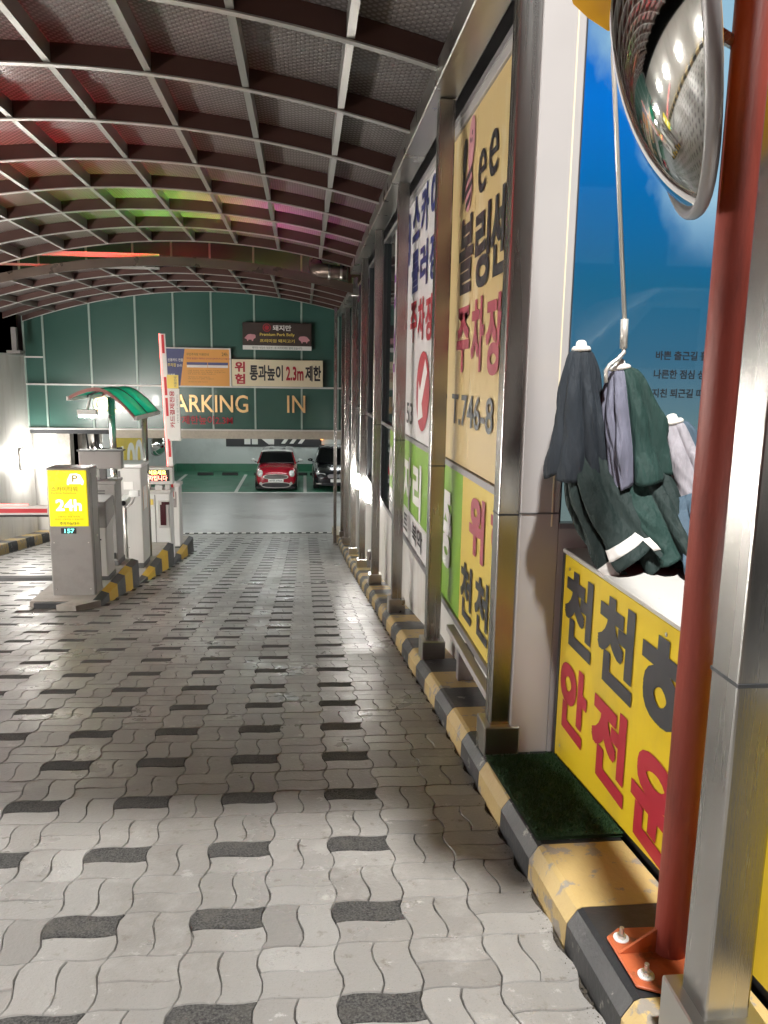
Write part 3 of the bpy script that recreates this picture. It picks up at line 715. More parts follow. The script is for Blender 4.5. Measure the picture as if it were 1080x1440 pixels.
# ================================================================== GLASS FACADE
YF = 18.62
fa = thing('glass_facade', (-2.8, YF, .1), 'dark green glass wall above the garage mouth with gold parking letters', 'facade')
xs = [-6.34, -5.91, -4.875, -3.855, -3.0, -2.14, -1.156, -.06, .80, 1.04]
rowsz = [(.14, 1.115), (1.155, 3.3), (3.32, 6.2)]
for a, b in zip(xs, xs[1:]):
    for z0, z1 in rowsz:
        mb = MB(); mb.box((a+.012, YF, z0), (b-.012, YF+.03, z1)); part('pane', mb, M['glass_green'], fa)
for x in xs[:-1]:
    mb = MB()
    for z0, z1 in rowsz: mb.box((x-.022, YF-.025, z0), (x+.022, YF+.02, z1))
    part('mullion', mb, M['mullion'], fa, bevel=.003)
mb = MB(); mb.box((-6.34, YF-.05, 1.116), (.98, YF+.03, 1.154)); part('rail', mb, M['rail_white'], fa, bevel=.004)
mb = MB(); mb.box((-6.34, YF-.04, 1.73), (-5.935, YF+.03, 1.765)); part('rail', mb, M['rail_white'], fa)
mb = MB(); mb.box((-6.36, YF-.06, .105), (.98, YF+.05, .139)); part('sill', mb, M['rail_white'], fa, bevel=.004)
mb = MB(); mb.box((-6.5, YF+.05, .0), (1.2, YF+.3, 6.2)); part('back_wall', mb, M['dark_wall'], fa)
def ftext(b, x, z, w, h, m, par=fa, y=YF-.03, **k): return text(b, (x, y, z), (1, 0, 0), UPZ, w, h, m, par, **k)
ftext('OUT', -4.86, .50, 1.0, .40, M['gold'], ext=.03, bold=.01, y=YF-.027)
ftext('PARKING', -3.24, .535, 1.92, .41, M['gold'], ext=.03, bold=.01, y=YF-.027)
ftext('IN', -.405, .545, .43, .405, M['gold'], ext=.03, bold=.005, y=YF-.027)
ftext('차량제한높이2.3M', -3.25, .25, 1.56, .20, M['red_print'], ext=.015, bold=.025, y=YF-.027)
mb = MB(); mb.box((-4.45, YF+.02, -.09), (1.1, YF+.5, .10)); struct('stucco_beam', mb, M['stucco'], bevel=.01)
# signs hung on the facade
t = thing('notice_board', (-2.47, 18.45, 1.12), 'indigo and orange parking notice board hung on the green glass', 'sign')
YS = 18.46
mb = MB(); mb.box((-3.25, YS, 1.125), (-1.69, YS+.03, 2.02)); part('frame', mb, M['rail_white'], t, bevel=.004)
mb = MB(); mb.prism([(-3.235, YS-.004, 1.15), (-2.86, YS-.004, 1.15), (-2.74, YS-.004, 1.99), (-3.235, YS-.004, 1.99)], (0, .0035, 0)); part('print_panel', mb, M['blue_sign'], t)
mb = MB(); mb.prism([(-2.86, YS-.004, 1.15), (-1.73, YS-.004, 1.15), (-1.73, YS-.004, 1.99), (-2.74, YS-.004, 1.99)], (0, .0035, 0)); part('print_panel', mb, M['orange_sign'], t)
def nt(b, x, z, w, h, m, p=t, **k): return ftext(b, x, z, w, h, m, par=p, y=YS-.007, **k)
nt('무인주차장 이용안내', -2.70, 1.84, .5, .06, M['brown_print']); nt('24h', -1.90, 1.84, .13, .08, M['brown_print'])
nt('주차권 발급없이 차량번호 인식으로 입차하여 주시기 바랍니다', -2.70, 1.755, 1.0, .04, M['maroon_print'])
for x0, x1 in ((-2.70, -2.23), (-2.22, -1.76)):
    mb = MB(); mb.box((x0, YS-.007, 1.63), (x1, YS-.005, 1.69)); part('print_panel', mb, M['blue_sign'], t)
    mb = MB(); mb.box((x0, YS-.007, 1.57), (x1, YS-.005, 1.627)); part('print_panel', mb, M['white_print'], t)
for z, w in ((1.49, .9), (1.45, .95), (1.41, .7), (1.34, .55), (1.30, .65), (1.23, .5)):
    nt('이용 요금은 카드 결제만 가능합니다', -2.68, z, w*.9, .025, M['brown_print'], bold=.0)
nt('는 신용카드 전용', -3.20, 1.70, .42, .07, M['white_print']); nt('료주차장', -3.20, 1.58, .26, .08, M['yellow_pale']); nt('입니다.', -2.92, 1.58, .12, .06, M['white_print'])
nt('카드결제', -3.18, 1.38, .2, .04, M['white_print'])
# pork sign
t = thing('restaurant_sign', (-.62, 18.5, 2.0), 'dark brown restaurant sign with two pink pigs on the green glass', 'sign')
mb = MB(); mb.box((-1.416, YS, 2.10), (.172, YS+.05, 2.62)); part('sign_board', mb, M['brown_sign'], t, bevel=.004)
mb = MB(); mb.box((-1.416, YS-.001, 2.0), (.172, YS+.05, 2.097)); part('sign_strip', mb, M['white_print'], t)
YP = YS-.006
def pt(b, x, z, w, h, m, **k): return text(b, (x, YP, z), (1, 0, 0), UPZ, w, h, m, t, **k)
pt('돼지만', -.72, 2.44, .42, .125, M['white_print'], bold=.03); pt('Premium Pork Belly', -1.02, 2.30, .80, .085, M['yellow_pale'], bold=.02)
pt('프리미엄 돼지고기', -1.02, 2.17, .80, .075, M['yellow_pale'], bold=.02); pt('돼지만 식당은 대로변 1층 파리바게트 옆에 있습니다', -1.2, 2.02, 1.15, .055, M['grey_print'], bold=.0)
mb = MB(); rows = [[(-.86+r*math.cos(a*math.pi/12), YP, 2.505+r*math.sin(a*math.pi/12)) for a in range(24)] for r in (.092, .075)]; mb.grid(rows, closed=True); part('emblem', mb, M['red_print'], t)
mb = MB(); mb.disc((-.86, YP, 2.505), (0, -1, 0), .052); part('emblem', mb, M['red_print'], t)
def pig(cx, cz, s, fl):
    P = [(-.13, 0), (-.125, -.02), (-.09, -.03), (-.075, -.05), (-.07, -.075), (-.05, -.075), (-.045, -.045), (.03, -.045), (.035, -.075), (.06, -.075), (.075, -.03), (.12, .0), (.125, .045), (.10, .075), (.0, .085), (-.05, .075), (-.075, .06), (-.10, .03)]
    mb = MB(); pts = [(cx+fl*x*s, YP, cz+z*s) for x, z in P]
    mb.add(pts, [tuple(range(len(P)))]); part('emblem', mb, M['pink_print'], t)
pig(-1.24, 2.27, 1.0, 1); pig(0.0, 2.24, 1.0, -1)
# height limit sign
t = thing('height_limit_sign', (-.62, 18.5, 1.12), 'cream height limit sign with red and black letters reading 2.3m', 'sign')
mb = MB(); mb.box((-1.675, YS-.01, 1.16), (.44, YS+.05, 1.775)); part('sign_board', mb, M['cream_sign'], t, bevel=.006)
YP = YS-.016
pt('위', -1.60, 1.49, .22, .225, M['red_print'], bold=.04); pt('험', -1.60, 1.215, .22, .225, M['red_print'], bold=.04)
pt('통과높이', -1.26, 1.30, .76, .345, M['black_print'], bold=.035); pt('2.3m', -.42, 1.31, .40, .31, M['red_print'], bold=.03); pt('제한', .03, 1.30, .36, .345, M['black_print'], bold=.035)

# ================================================================== CANOPIES
def vault(name, label, ys, xs, fz, depth, grp):
    "curved roof: a rib at every y, purlins along x lines, one panel in every field"
    t = thing(name, ((xs[0]+xs[-1])/2, ys[0], fz(xs[-1], ys[0])), label, 'canopy', grp)
    sx = [xs[0]+(xs[-1]-xs[0])*i/40 for i in range(41)]
    for y in ys:
        def bar(w, z0, z1):
            mb = MB(); mb.grid([[(x, y-w, fz(x, y)+z0), (x, y+w, fz(x, y)+z0), (x, y+w, fz(x, y)+z1), (x, y-w, fz(x, y)+z1)] for x in sx], closed=True)
            mb.f += [[3, 2, 1, 0], [160, 161, 162, 163]]; mb.m += [0, 0]; return mb
        rb = part('rib', bar(.024, .011, depth), M['rib_web'], t)
        part('flange', bar(.027, 0, .010), M['galv'], rb)
    for a, b in zip(ys, ys[1:]):
        for x in xs[1:-1]:
            mb = MB(); h0 = .014
            mb.hexa([(x-.024, a+.026, fz(x, a)+h0), (x+.024, a+.026, fz(x, a)+h0), (x+.024, b-.026, fz(x, b)+h0), (x-.024, b-.026, fz(x, b)+h0),
                     (x-.024, a+.026, fz(x, a)+depth-.003), (x+.024, a+.026, fz(x, a)+depth-.003), (x+.024, b-.026, fz(x, b)+depth-.003), (x-.024, b-.026, fz(x, b)+depth-.003)])
            part('purlin', mb, M['purlin'], t)
        for x0, x1 in zip(xs, xs[1:]):
            mb = MB(); rows = []
            for i in range(5):
                x = x0+.004+(x1-x0-.008)*i/4
                rows.append([(x, a+.004, fz(x, a)+depth+.003), (x, b-.004, fz(x, b)+depth+.003)])
            mb.grid(rows); mb.grid([[(p[0], p[1], p[2]+.006) for p in r][::-1] for r in rows])
            part('roof_panel', mb, M['roof'], t)
    return t
fz1 = lambda x, y: 3.53-(x+1.8)**2/20.6
xs1 = [-6.1, -5.85, -5.17, -4.49, -3.81, -3.13, -2.45, -1.77, -1.09, -.41, .27, .84]
vault('vaulted_canopy', 'curved ribbed roof of embossed clear panels over the ramp', [1.28]+[2.43+1.2*k for k in range(10)], xs1, fz1, .145, 'curved ramp roofs')
fz2 = lambda x, y: 3.22+.012*(y-13.7)-(x+2.1)**2/23.5
xs2 = [-6.3, -5.6, -4.88, -4.16, -3.44, -2.72, -2.0, -1.28, -.56, .16, .84]
vault('vaulted_canopy', 'lower curved ribbed roof at the back before the green glass', [13.75, 14.95, 16.15, 17.35, 18.5], xs2, fz2, .12, 'curved ramp roofs')
mb = MB(); mb.grid([[(x, 13.66, fz2(x, 13.7)-.02), (x, 13.70, fz2(x, 13.7)-.02), (x, 13.70, fz2(x, 13.7)+.13), (x, 13.66, fz2(x, 13.7)+.13)] for x in [-6.3+7.14*i/40 for i in range(41)]], closed=True)
solo('roof_fascia', mb, M['rib_bronze'], 'curved steel fascia on the front edge of the lower roof', 'fascia')
mb = MB(); mb.box((.78, 13.72, 2.80), (.95, 18.55, 2.92)); solo('eave_beam', mb, M['steel_h'], 'short steel eave beam under the lower roof', 'beam', bevel=.005)
# duct pipe in the gap
t = thing('duct_pipe', (.45, 13.5, 3.0), 'dark steel duct pipe with elbow between the two roofs', 'pipe')
mb = MB(); mb.tube([(.72, 13.45, 3.14), (.5, 13.45, 3.15), (.36, 13.48, 3.17), (.25, 13.56, 3.19), (.20, 13.7, 3.22), (.2, 14.3, 3.6)], .115, 16); part('pipe', mb, M['rib_bronze'], t, smooth=True)
for x in (.42, .62):
    mb = MB(); mb.tube([(x-.02, 13.452, 3.15), (x+.02, 13.452, 3.15)], .125, 18); part('collar', mb, M['steel_h'], t)
# steel truss seen in the gap
mb = MB(); mb.box((-6.3, 14.2, 3.38), (-2.5, 14.28, 3.46)); mb.box((-6.3, 14.2, 3.2), (-2.5, 14.24, 3.24)); solo('roof_truss_bar', mb, M['galv'], 'pale steel bars in the dark gap between the roofs', 'beam')

# ================================================================== GARAGE
mb = MB(); mb.box((-5.45, 33.4, -2.7), (8, 33.55, .3)); gw = struct('garage_wall', mb, M['garage_wall'])
mb = MB(); mb.box((-5.44, 33.386, -2.68), (8, 33.398, -2.36)); part('base_band', mb, M['green_paint'], gw)
mb = MB(); mb.box((-5.55, 19.6, -2.7), (-5.45, 33.55, .3)); gs = struct('garage_side_wall', mb, M['concrete'])
mb = MB(); mb.box((-5.448, 21.5, -2.68), (-5.436, 33.385, .28)); part('plaster', mb, M['garage_wall'], gs)
mb = MB(); mb.box((-5.434, 27.25, -2.66), (-5.424, 33.385, -2.36)); part('base_band', mb, M['green_paint'], gs)
mb = MB(); mb.box((-9, 18.95, .02), (9, 34, .25)); struct('garage_ceiling', mb, M['concrete'])
mb = MB(); mb.box((7.6, 19, -2.7), (7.8, 33.5, .1)); struct('garage_far_wall', mb, M['garage_wall'])
mb = MB(); mb.box((-6.5, 19.12, -2.7), (-5.87, 19.24, .1)); struct('inner_wall', mb, M['white_wall'])
mb = MB(); mb.box((-5.865, 19.0, -2.7), (-5.56, 19.3, .1)); struct('concrete_column', mb, M['concrete'], bevel=.01)
mb = MB(); mb.box((1.04, 18.76, -2.7), (1.2, 22.0, .1)); struct('garage_mouth_wall', mb, M['white_wall'])
t = thing('wall_banner', (-1.3, 33.39, -1.65), 'black banner with white IN and slanted bars on the garage wall', 'banner')
mb = MB(); mb.box((-3.33, 33.36, -1.62), (.74, 33.398, -.75)); part('banner_board', mb, M['black_print'], t)
text('IN', (-2.5, 33.355, -1.48), (1, 0, 0), UPZ, 1.15, .62, M['white_print'], t, bold=.06)
for k in range(3):
    mb = MB(); x = -1.0+k*.36; mb.add([(x, 33.355, -1.48), (x+.17, 33.355, -1.48), (x+.63, 33.355, -.86), (x+.46, 33.355, -.86)], [(0, 1, 2, 3)]); part('bar', mb, M['white_print'], t)
mb = MB(); mb.box((.70, 33.3, -1.30), (.80, 33.4, -1.22)); solo('amber_lamp', mb, M['amber'], 'tiny amber lamp at the right end of the black banner', 'lamp')
t = thing('ramp_sign', (-5.43, 25.1, -1.7), 'mustard yellow painted board with white numerals on the garage side wall', 'sign')
mb = MB(); mb.box((-5.434, 23.0, -1.95), (-5.41, 27.0, -.45)); part('sign_board', mb, M['yellow_sign'], t)
text('100', (-5.404, 23.4, -1.75), (0, 1, 0), UPZ, 3.0, 1.0, M['white_print'], t, bold=.03)
def dome(name, c, nrm, r, sag, label, parts=True):
    t = thing(name, Vector(c), label, 'mirror')
    nrm = Vector(nrm).normalized(); ref = Vector((0, 0, 1)); a = ref.cross(nrm).normalized(); b = nrm.cross(a); c = Vector(c)
    rows = [[c+(a*math.cos(k*2*math.pi/48)+b*math.sin(k*2*math.pi/48))*r*math.sin(q)/math.sin(1.0)+nrm*(sag*(math.cos(q)-math.cos(1.0))/(1-math.cos(1.0))) for k in range(48)] for q in [1.0-.98*i/16 for i in range(17)]]
    mb = MB(); mb.grid(rows, closed=True); part('mirror_face', mb, M['chrome'], t, smooth=True)
    rows = []
    for i in range(13):
        an = -math.pi/2+i*math.pi/6; rr = r+.004+.012*math.cos(an); hh = .004+.016*math.sin(an)
        rows.append([c+(a*math.cos(k*2*math.pi/48)+b*math.sin(k*2*math.pi/48))*rr+nrm*hh for k in range(48)])
    mb = MB(); mb.grid(rows, closed=True); part('rim', mb, M['grey_rim'], t, smooth=True)
    mb = MB(); rows = [[c+(a*math.cos(k*2*math.pi/32)+b*math.sin(k*2*math.pi/32))*rr-nrm*hh for k in range(32)] for rr, hh in ((r, .004), (r*.8, .03), (r*.4, .055), (.01, .06))]
    mb.grid(rows, closed=True); part('back_shell', mb, M['hood'], t, smooth=True)
    return t, a, b, nrm, c
M['grey_rim'] = mat('grey_rubber_rim', (.30, .29, .29), .35, .3, .08, 8)
dome('convex_mirror', (-5.25, 28.3, -1.15), (.75, -.62, -.1), .36, .2, 'round convex mirror on the garage side wall beside the yellow board')
for x in (-3.6, -1.0, 1.6):
    for y in (21.2, 24.0, 26.3, 31.5):
        t = thing('ceiling_light', (x, y, -.05), 'white tube lamp under the garage ceiling, %s one of the %s row' % ({-3.6: 'left', -1.0: 'middle', 1.6: 'right'}[x], {21.2: 'first', 24.0: 'second', 26.3: 'third', 31.5: 'farthest'}[y]), 'ceiling light', 'garage ceiling lights')
        mb = MB(); mb.box((x-.65, y-.06, -.03), (x+.65, y+.06, .02)); part('housing', mb, M['cab_white'], t)
        mb = MB(); mb.box((x-.62, y-.03, -.06), (x+.62, y+.03, -.031)); part('tube', mb, M['tube'], t)
for x, wl_ in ((-4.05, 'alone in the empty left bay'), (-3.05, 'just left of the slanted white bay line'), (-1.75, 'behind the left wheel of the red car'), (-.2, 'behind the right wheel of the red car'), (.55, 'between the red and the black car'), (1.5, 'behind the black sedan')):
    mb = MB(); mb.prism([(x-.32, 31.9, -2.683), (x-.32, 32.06, -2.683), (x-.32, 32.03, -2.57), (x-.32, 31.93, -2.57)], (.64, 0, 0))
    solo('wheel_stop', mb, M['rubber'], 'black rubber wheel stop '+wl_, 'wheel stop', 'wheel stops in the parking bays', bevel=.01)
# pipes and cable on the concrete behind the kiosks
mb = MB(); mb.tube([(-5.30, 20.4, .0), (-5.30, 20.4, -.45), (-5.24, 20.42, -.55), (-5.05, 20.45, -.57), (-4.7, 20.5, -.55)], .07, 12); solo('drain_pipe', mb, M['black_plastic'], 'black drain pipe bending under the stucco beam', 'pipe', smooth=True)
mb = MB(); mb.tube([(-5.43, 19.9, .0), (-5.40, 19.95, -.5)], .025, 8); solo('cable', mb, M['black_plastic'], 'short black cable on the concrete by the grey column', 'cable')

# ================================================================== CARS
def car(name, x, y, z, W, L, H, paint, roofm, label, mini):
    t = thing(name, (x, y+L/2, z), label, 'car')
    hw = W/2
    # lower body stations from the nose backwards: (y, bottom, top, half width)
    if mini:
        ST = [(0, .30, .52, .72), (.05, .22, .66, .84), (.18, .19, .76, .93), (.45, .18, .84, .985), (1.0, .18, .90, 1.0), (1.35, .18, .93, 1.0), (2.4, .18, .95, 1.0), (3.3, .20, .95, .98), (3.62, .26, .90, .90), (3.70, .36, .70, .82)]
        belt = (.98, 1.55, 3.25, 3.55); roofh = H; zb = .92
    else:
        ST = [(0, .30, .50, .70), (.06, .22, .62, .84), (.22, .18, .70, .94), (.7, .17, .78, .99), (1.4, .17, .88, 1.0), (3.4, .18, .93, 1.0), (4.2, .20, .95, .97), (4.62, .28, .92, .88), (4.70, .40, .78, .82)]
        belt = (1.35, 2.1, 3.3, 4.1); roofh = H; zb = .90
    sl = L/ST[-1][0]
    rows = []
    for yy, b, tp, wf in ST:
        w = hw*wf; yv = y+yy*sl; h = tp-b
        prof = [(-w*.80, b), (-w*.97, b+h*.12), (-w, b+h*.45), (-w*.97, b+h*.75), (-w*.88, b+h*.95), (-w*.6, tp+.015), (-w*.2, tp+.03), (w*.2, tp+.03), (w*.6, tp+.015), (w*.88, b+h*.95), (w*.97, b+h*.75), (w, b+h*.45), (w*.97, b+h*.12), (w*.80, b)]
        rows.append([(x+px, yv, z+pz) for px, pz in prof])
    mb = MB(); mb.grid([r[::-1] for r in rows], closed=True); k = len(rows[0])
    mb.f.append(list(range(k))[::-1]); mb.m.append(0); mb.f.append([len(mb.v)-k+i for i in range(k)]); mb.m.append(0)
    bo = part('body', mb, paint, t, smooth=True)
    bo.modifiers.new('ss', 'SUBSURF').levels = 1; bo.modifiers['ss'].render_levels = 2
    y0, y1, y2, y3 = [y+v*sl for v in belt]
    wb = hw*.90; wt = hw*(.72 if mini else .66)
    def q(name, pts, m, th=.012):
        mb = MB(); P = [Vector(p) for p in pts]; n = (P[1]-P[0]).cross(P[2]-P[0]).normalized(); mb.prism(P, n*th); return part(name, mb, m, t, bevel=.004)
    zt = z+roofh-.06; zb_ = z+zb
    A = [(x-wb, y0, zb_), (x+wb, y0, zb_), (x+wt, y1, zt), (x-wt, y1, zt)]
    B = [(x-wb*.98, y3, zb_), (x+wb*.98, y3, zb_), (x+wt, y2, zt), (x-wt, y2, zt)]
    # cabin core (pillars in paint or dark), glass set proud of it
    mb = MB(); mb.hexa([A[0], A[1], B[1], B[0], A[3], A[2], B[2], B[3]]); part('cabin', mb, M['black_plastic'] if mini else paint, t, bevel=.02, seg=2)
    def shrink(P, f, d):
        c = sum((Vector(p) for p in P), Vector())/len(P); n = (Vector(P[1])-Vector(P[0])).cross(Vector(P[2])-Vector(P[0])).normalized()
        return [c+(Vector(p)-c)*f+n*d for p in P]
    for nm, P in (('windscreen', A), ('rear_window', [B[1], B[0], B[3], B[2]]), ('side_window', [B[0], A[0], A[3], B[3]]), ('side_window', [A[1], B[1], B[2], A[2]])):
        q(nm, shrink(P, .93, .004), M['car_glass'], .008)
    for sx in (-1, 1):
        mb = MB(); mb.tube([(x+sx*(wb+.0), y0-.01, zb_), (x+sx*(wt+.01), y1, zt)], .028, 8); part('pillar', mb, paint, t, smooth=True)
    # roof shell
    mb = MB(); rows = []
    for i in range(7):
        f = i/6; yy = y1-.06+(y2-y1+.14)*f; hh = math.sin(math.pi*(f*.8+.1))*.05
        rows.append([(x+wt*1.06*u, yy, zt-.01+(hh+.035)*(1-abs(u)**3)) for u in (-1, -.85, -.5, 0, .5, .85, 1)])
    mb.grid([r[::-1] for r in rows]); ro = part('roof', mb, roofm, t, smooth=True, sol=.03)
    if mini:
        for f0, f1 in ((.10, .42), (.48, .80)):
            ya = y1+(y2-y1)*f0; yb = y1+(y2-y1)*f1; zz = zt+.07
            mb = MB(); mb.hexa([(x-wt*.55, ya, zz-.03), (x+wt*.55, ya, zz-.03), (x+wt*.55, yb, zz-.01), (x-wt*.55, yb, zz-.01), (x-wt*.55, ya, zz), (x+wt*.55, ya, zz), (x+wt*.55, yb, zz+.012), (x-wt*.55, yb, zz+.012)]); part('sunroof', mb, M['car_glass'], t)
    # wheels
    r_ = .30 if mini else .33
    for sx in (-1, 1):
        for yy in (.62 if mini else .85, L-.65 if mini else L-.95):
            mb = MB(); mb.tube([(x+sx*(hw-.21), y+yy, z+r_), (x+sx*(hw-.01), y+yy, z+r_)], r_, 24); w = part('wheel', mb, M['tyre'], t, bevel=.02)
            mb = MB(); mb.tube([(x+sx*(hw-.02), y+yy, z+r_), (x+sx*(hw+.002), y+yy, z+r_)], r_*.62, 20); part('rim', mb, M['galv'], w)
        # mirrors
        mb = MB(); c = Vector((x+sx*(hw+.10), y0+.22, z+zb+.09))
        rows = [[c+Vector((.09*math.cos(k*math.pi/6)*s, o_, .06*math.sin(k*math.pi/6)*s)) for k in range(12)] for o_, s in ((-.06, .3), (-.045, .8), (0, 1), (.05, .95), (.06, .3))]
        mb.grid(rows, closed=True); part('wing_mirror', mb, M['car_white'] if mini else paint, t, smooth=True)
        mb = MB(); mb.tube([(x+sx*(hw-.06), y0+.22, z+zb), (x+sx*(hw+.08), y0+.22, z+zb+.06)], .018, 8); part('mirror_arm', mb, M['black_plastic'], t)
        # lamps
        if mini:
            mb = MB(); c = Vector((x+sx*hw*.73, y+.10, z+.64)); n = Vector((sx*.25, -1, .35)).normalized(); a = Vector((0, 0, 1)).cross(n).normalized(); b = n.cross(a)
            rows = [[c+(a*math.cos(k*math.pi/10)*.105+b*math.sin(k*math.pi/10)*.13)*s+n*o_ for k in range(20)] for s, o_ in ((1.0, -.05), (1.0, .015), (.9, .035), (.5, .05), (.05, .055))]
            mb.grid(rows, closed=True); h = part('headlight', mb, M['lens'], t, smooth=True)
            mb = MB(); mb.disc((x+sx*hw*.70, y-.012, z+.30), (0, -1, 0), .055); mb.disc((x+sx*hw*.70, y-.02, z+.30), (0, -1, 0), .04); part('fog_lamp', mb, M['lens'], t)
        else:
            P = [(x+sx*hw*.50, y+.10, z+.56), (x+sx*hw*.88, y+.24, z+.60), (x+sx*hw*.90, y+.32, z+.67), (x+sx*hw*.52, y+.14, z+.64)]
            if sx < 0: P = P[::-1]
            mb = MB(); mb.prism(P, (0, -.06, .01)); part('headlight', mb, M['lens'], t, bevel=.006)
    yn = y-.02
    if mini:
        def oval(cz, rx, rz, yy, m, nm, fl=1.0):
            mb = MB(); n = 28; pts = []
            for k in range(n):
                a = 2*math.pi*k/n; ca, sa = math.cos(a), math.sin(a)
                pts.append((x+rx*math.copysign(abs(ca)**.6, ca), yy, cz+rz*math.copysign(abs(sa)**.8, sa)))
            mb.prism(pts, (0, .06, 0)); return part(nm, mb, m, t)
        oval(z+.545, .44, .085, yn-.035, M['galv'], 'grille_surround'); oval(z+.545, .40, .065, yn-.042, M['black_plastic'], 'grille')
        mb = MB()
        for k in range(3): mb.box((x-.38, yn-.048, z+.51+k*.03), (x+.38, yn-.041, z+.518+k*.03))
        part('grille_bar', mb, M['galv'], t)
        oval(z+.25, .52, .10, yn-.02, M['galv'], 'intake_surround'); oval(z+.25, .49, .08, yn-.027, M['black_plastic'], 'intake')
        mb = MB(); mb.box((x-.27, yn-.058, z+.355), (x+.27, yn-.045, z+.475)); pl = part('number_plate', mb, M['plate'], t, bevel=.004)
        text('57무 6967', (x-.22, yn-.0595, z+.385), (1, 0, 0), UPZ, .44, .06, M['black_print'], pl, bold=.01)
        mb = MB(); mb.box((x-hw*.9, y+.02, z+.10), (x+hw*.9, y+.30, z+.19)); part('bumper_lip', mb, M['black_plastic'], t, bevel=.02)
        mb = MB(); mb.tube([(x, y2-.1, zt+.06), (x, y2-.02, zt+.22)], .008, 6); part('antenna', mb, M['black_plastic'], t)
    else:
        for sx in (-1, 1):
            mb = MB(); P = [(x+sx*.03, yn, z+.48), (x+sx*.34, yn+.02, z+.50), (x+sx*.38, yn+.02, z+.58), (x+sx*.32, yn+.01, z+.63), (x+sx*.03, yn, z+.63)]
            if sx < 0: P = P[::-1]
            mb.prism(P, (0, .05, 0)); part('grille', mb, M['grey_frame'], t)
        mb = MB(); mb.box((x-.27, yn-.03, z+.35), (x+.27, yn-.015, z+.46)); part('number_plate', mb, M['plate'], t, bevel=.004)
        for sx in (-1, 1):
            mb = MB(); mb.box((x+sx*.45, yn, z+.28), (x+sx*.78, yn+.08, z+.31)); part('intake_trim', mb, M['galv'], t)
        mb = MB(); mb.box((x-.6, yn-.005, z+.22), (x+.6, yn+.05, z+.32)); part('intake', mb, M['black_plastic'], t, bevel=.01)
    return t
car('parked_car', -1.01, 27.35, -2.68, 1.52, 3.55, 1.36, M['car_red'], M['car_white'], 'small red hatchback with white roof parked on the green bay', True)
car('parked_car', 1.20, 27.35, -2.68, 1.76, 4.7, 1.44, M['car_black'], M['car_black'], 'black sedan parked right of the red hatchback', False)

# ================================================================== KIOSK ISLAND
isl = thing('kiosk_island', (-2.7, 12, G(12)), 'stepped concrete island with yellow and dark stripes carrying the parking machines', 'island')
isl['kind'] = 'structure'; del isl['category']
def isl_sec(y0, y1, zt, nstr, first):
    xr, xl = -2.30, -3.08
    mb = MB(); mb.box((xl, y0, G(y1)-.2), (xr-.10, y1, zt)); part('slab', mb, M['concrete'], isl)
    for i in range(nstr):
        a = y0+(y1-y0)*i/nstr+.002; b = y0+(y1-y0)*(i+1)/nstr-.002
        def hh(y): return max(G(y)+.015, zt-.03)
        mb = MB(); mb.hexa([(xr-.098, a, G(b)-.2), (xr, a, G(b)-.2), (xr, b, G(b)-.2), (xr-.098, b, G(b)-.2), (xr-.098, a, zt+.001), (xr-.012, a, hh(a)), (xr-.012, b, hh(b)), (xr-.098, b, zt+.001)])
        part('stripe_block', mb, M['isl_black'] if (i+first) % 2 == 0 else M['isl_yellow'], isl)
isl_sec(8.70, 10.75, -1.125, 5, 0); isl_sec(10.77, 13.6, -1.515, 5, 0); isl_sec(13.62, 16.0, -1.90, 3, 0)
mb = MB(); mb.prism([(-2.72, 8.46, G(8.5)-.05), (-2.50, 8.42, G(8.5)-.05), (-2.30, 8.68, G(8.6)-.05), (-2.62, 8.68, G(8.6)-.05)], (0, 0, .11)); part('step_stone', mb, M['concrete'], isl)
mb = MB(); mb.box((-3.02, 8.64, G(8.8)-.05), (-2.66, 8.696, G(8.68)+.055)); part('front_edge', mb, M['isl_black'], isl)

# lit sign kiosk
t = thing('parking_counter_sign', (-2.67, 9.1, -1.22), 'grey kiosk with bright yellow backlit 24h sign and green counter', 'kiosk')
KX0, KX1, KY0, KY1 = -2.90, -2.42, 8.93, 9.26
mb = MB(); mb.box((KX0, KY0, -1.20), (KX1, KY1, .36)); part('case', mb, M['cab_grey'], t, bevel=.02, seg=3)
mb = MB(); mb.box((KX0-.01, KY0-.012, -1.225), (KX1+.01, KY1+.01, -1.16)); part('plinth', mb, M['cab_grey'], t)
mb = MB(); mb.box((KX0+.02, KY0-.012, -.31), (KX1-.035, KY0+.002, .335)); part('lit_panel', mb, M['lit_yellow'], t, bevel=.008)
yk = KY0-.0145
def kt(b, x, z, w, h, m, **k): return text(b, (x, yk, z), (1, 0, 0), UPZ, w, h, m, t, **k)
kt('24h', -2.80, -.125, .275, .125, M['lit_white'], bold=.035); kt('스카이타워', -2.845, .095, .285, .055, M['lit_olive'], bold=.0); kt('Parking Relations', -2.845, .065, .27, .018, M['lit_olive'], bold=.0)
kt('신용카드 전용 주차장', -2.79, -.205, .245, .018, M['lit_olive'], bold=0); kt('현금은 사용하실 수 없습니다', -2.82, -.235, .31, .018, M['lit_olive'], bold=0)
kt('주차가능대수', -2.77, -.292, .215, .034, M['black_print'], bold=0.01)
C = [(-2.67, .175), (-2.655, .165), (-2.645, .18), (-2.515, .18), (-2.505, .165), (-2.49, .175), (-2.485, .215), (-2.52, .285), (-2.56, .30), (-2.63, .295), (-2.665, .225)]
mb = MB(); mb.add([(a, yk, b) for a, b in C], [tuple(range(len(C)))]); part('emblem', mb, M['lit_white'], t)
text('P', (-2.61, yk-.0015, .205), (1, 0, 0), UPZ, .06, .075, M['lit_olive'], t, bold=.02)
mb = MB(); mb.box((-2.765, KY0-.006, -.395), (-2.60, KY0+.002, -.33)); part('counter_window', mb, M['black_plastic'], t)
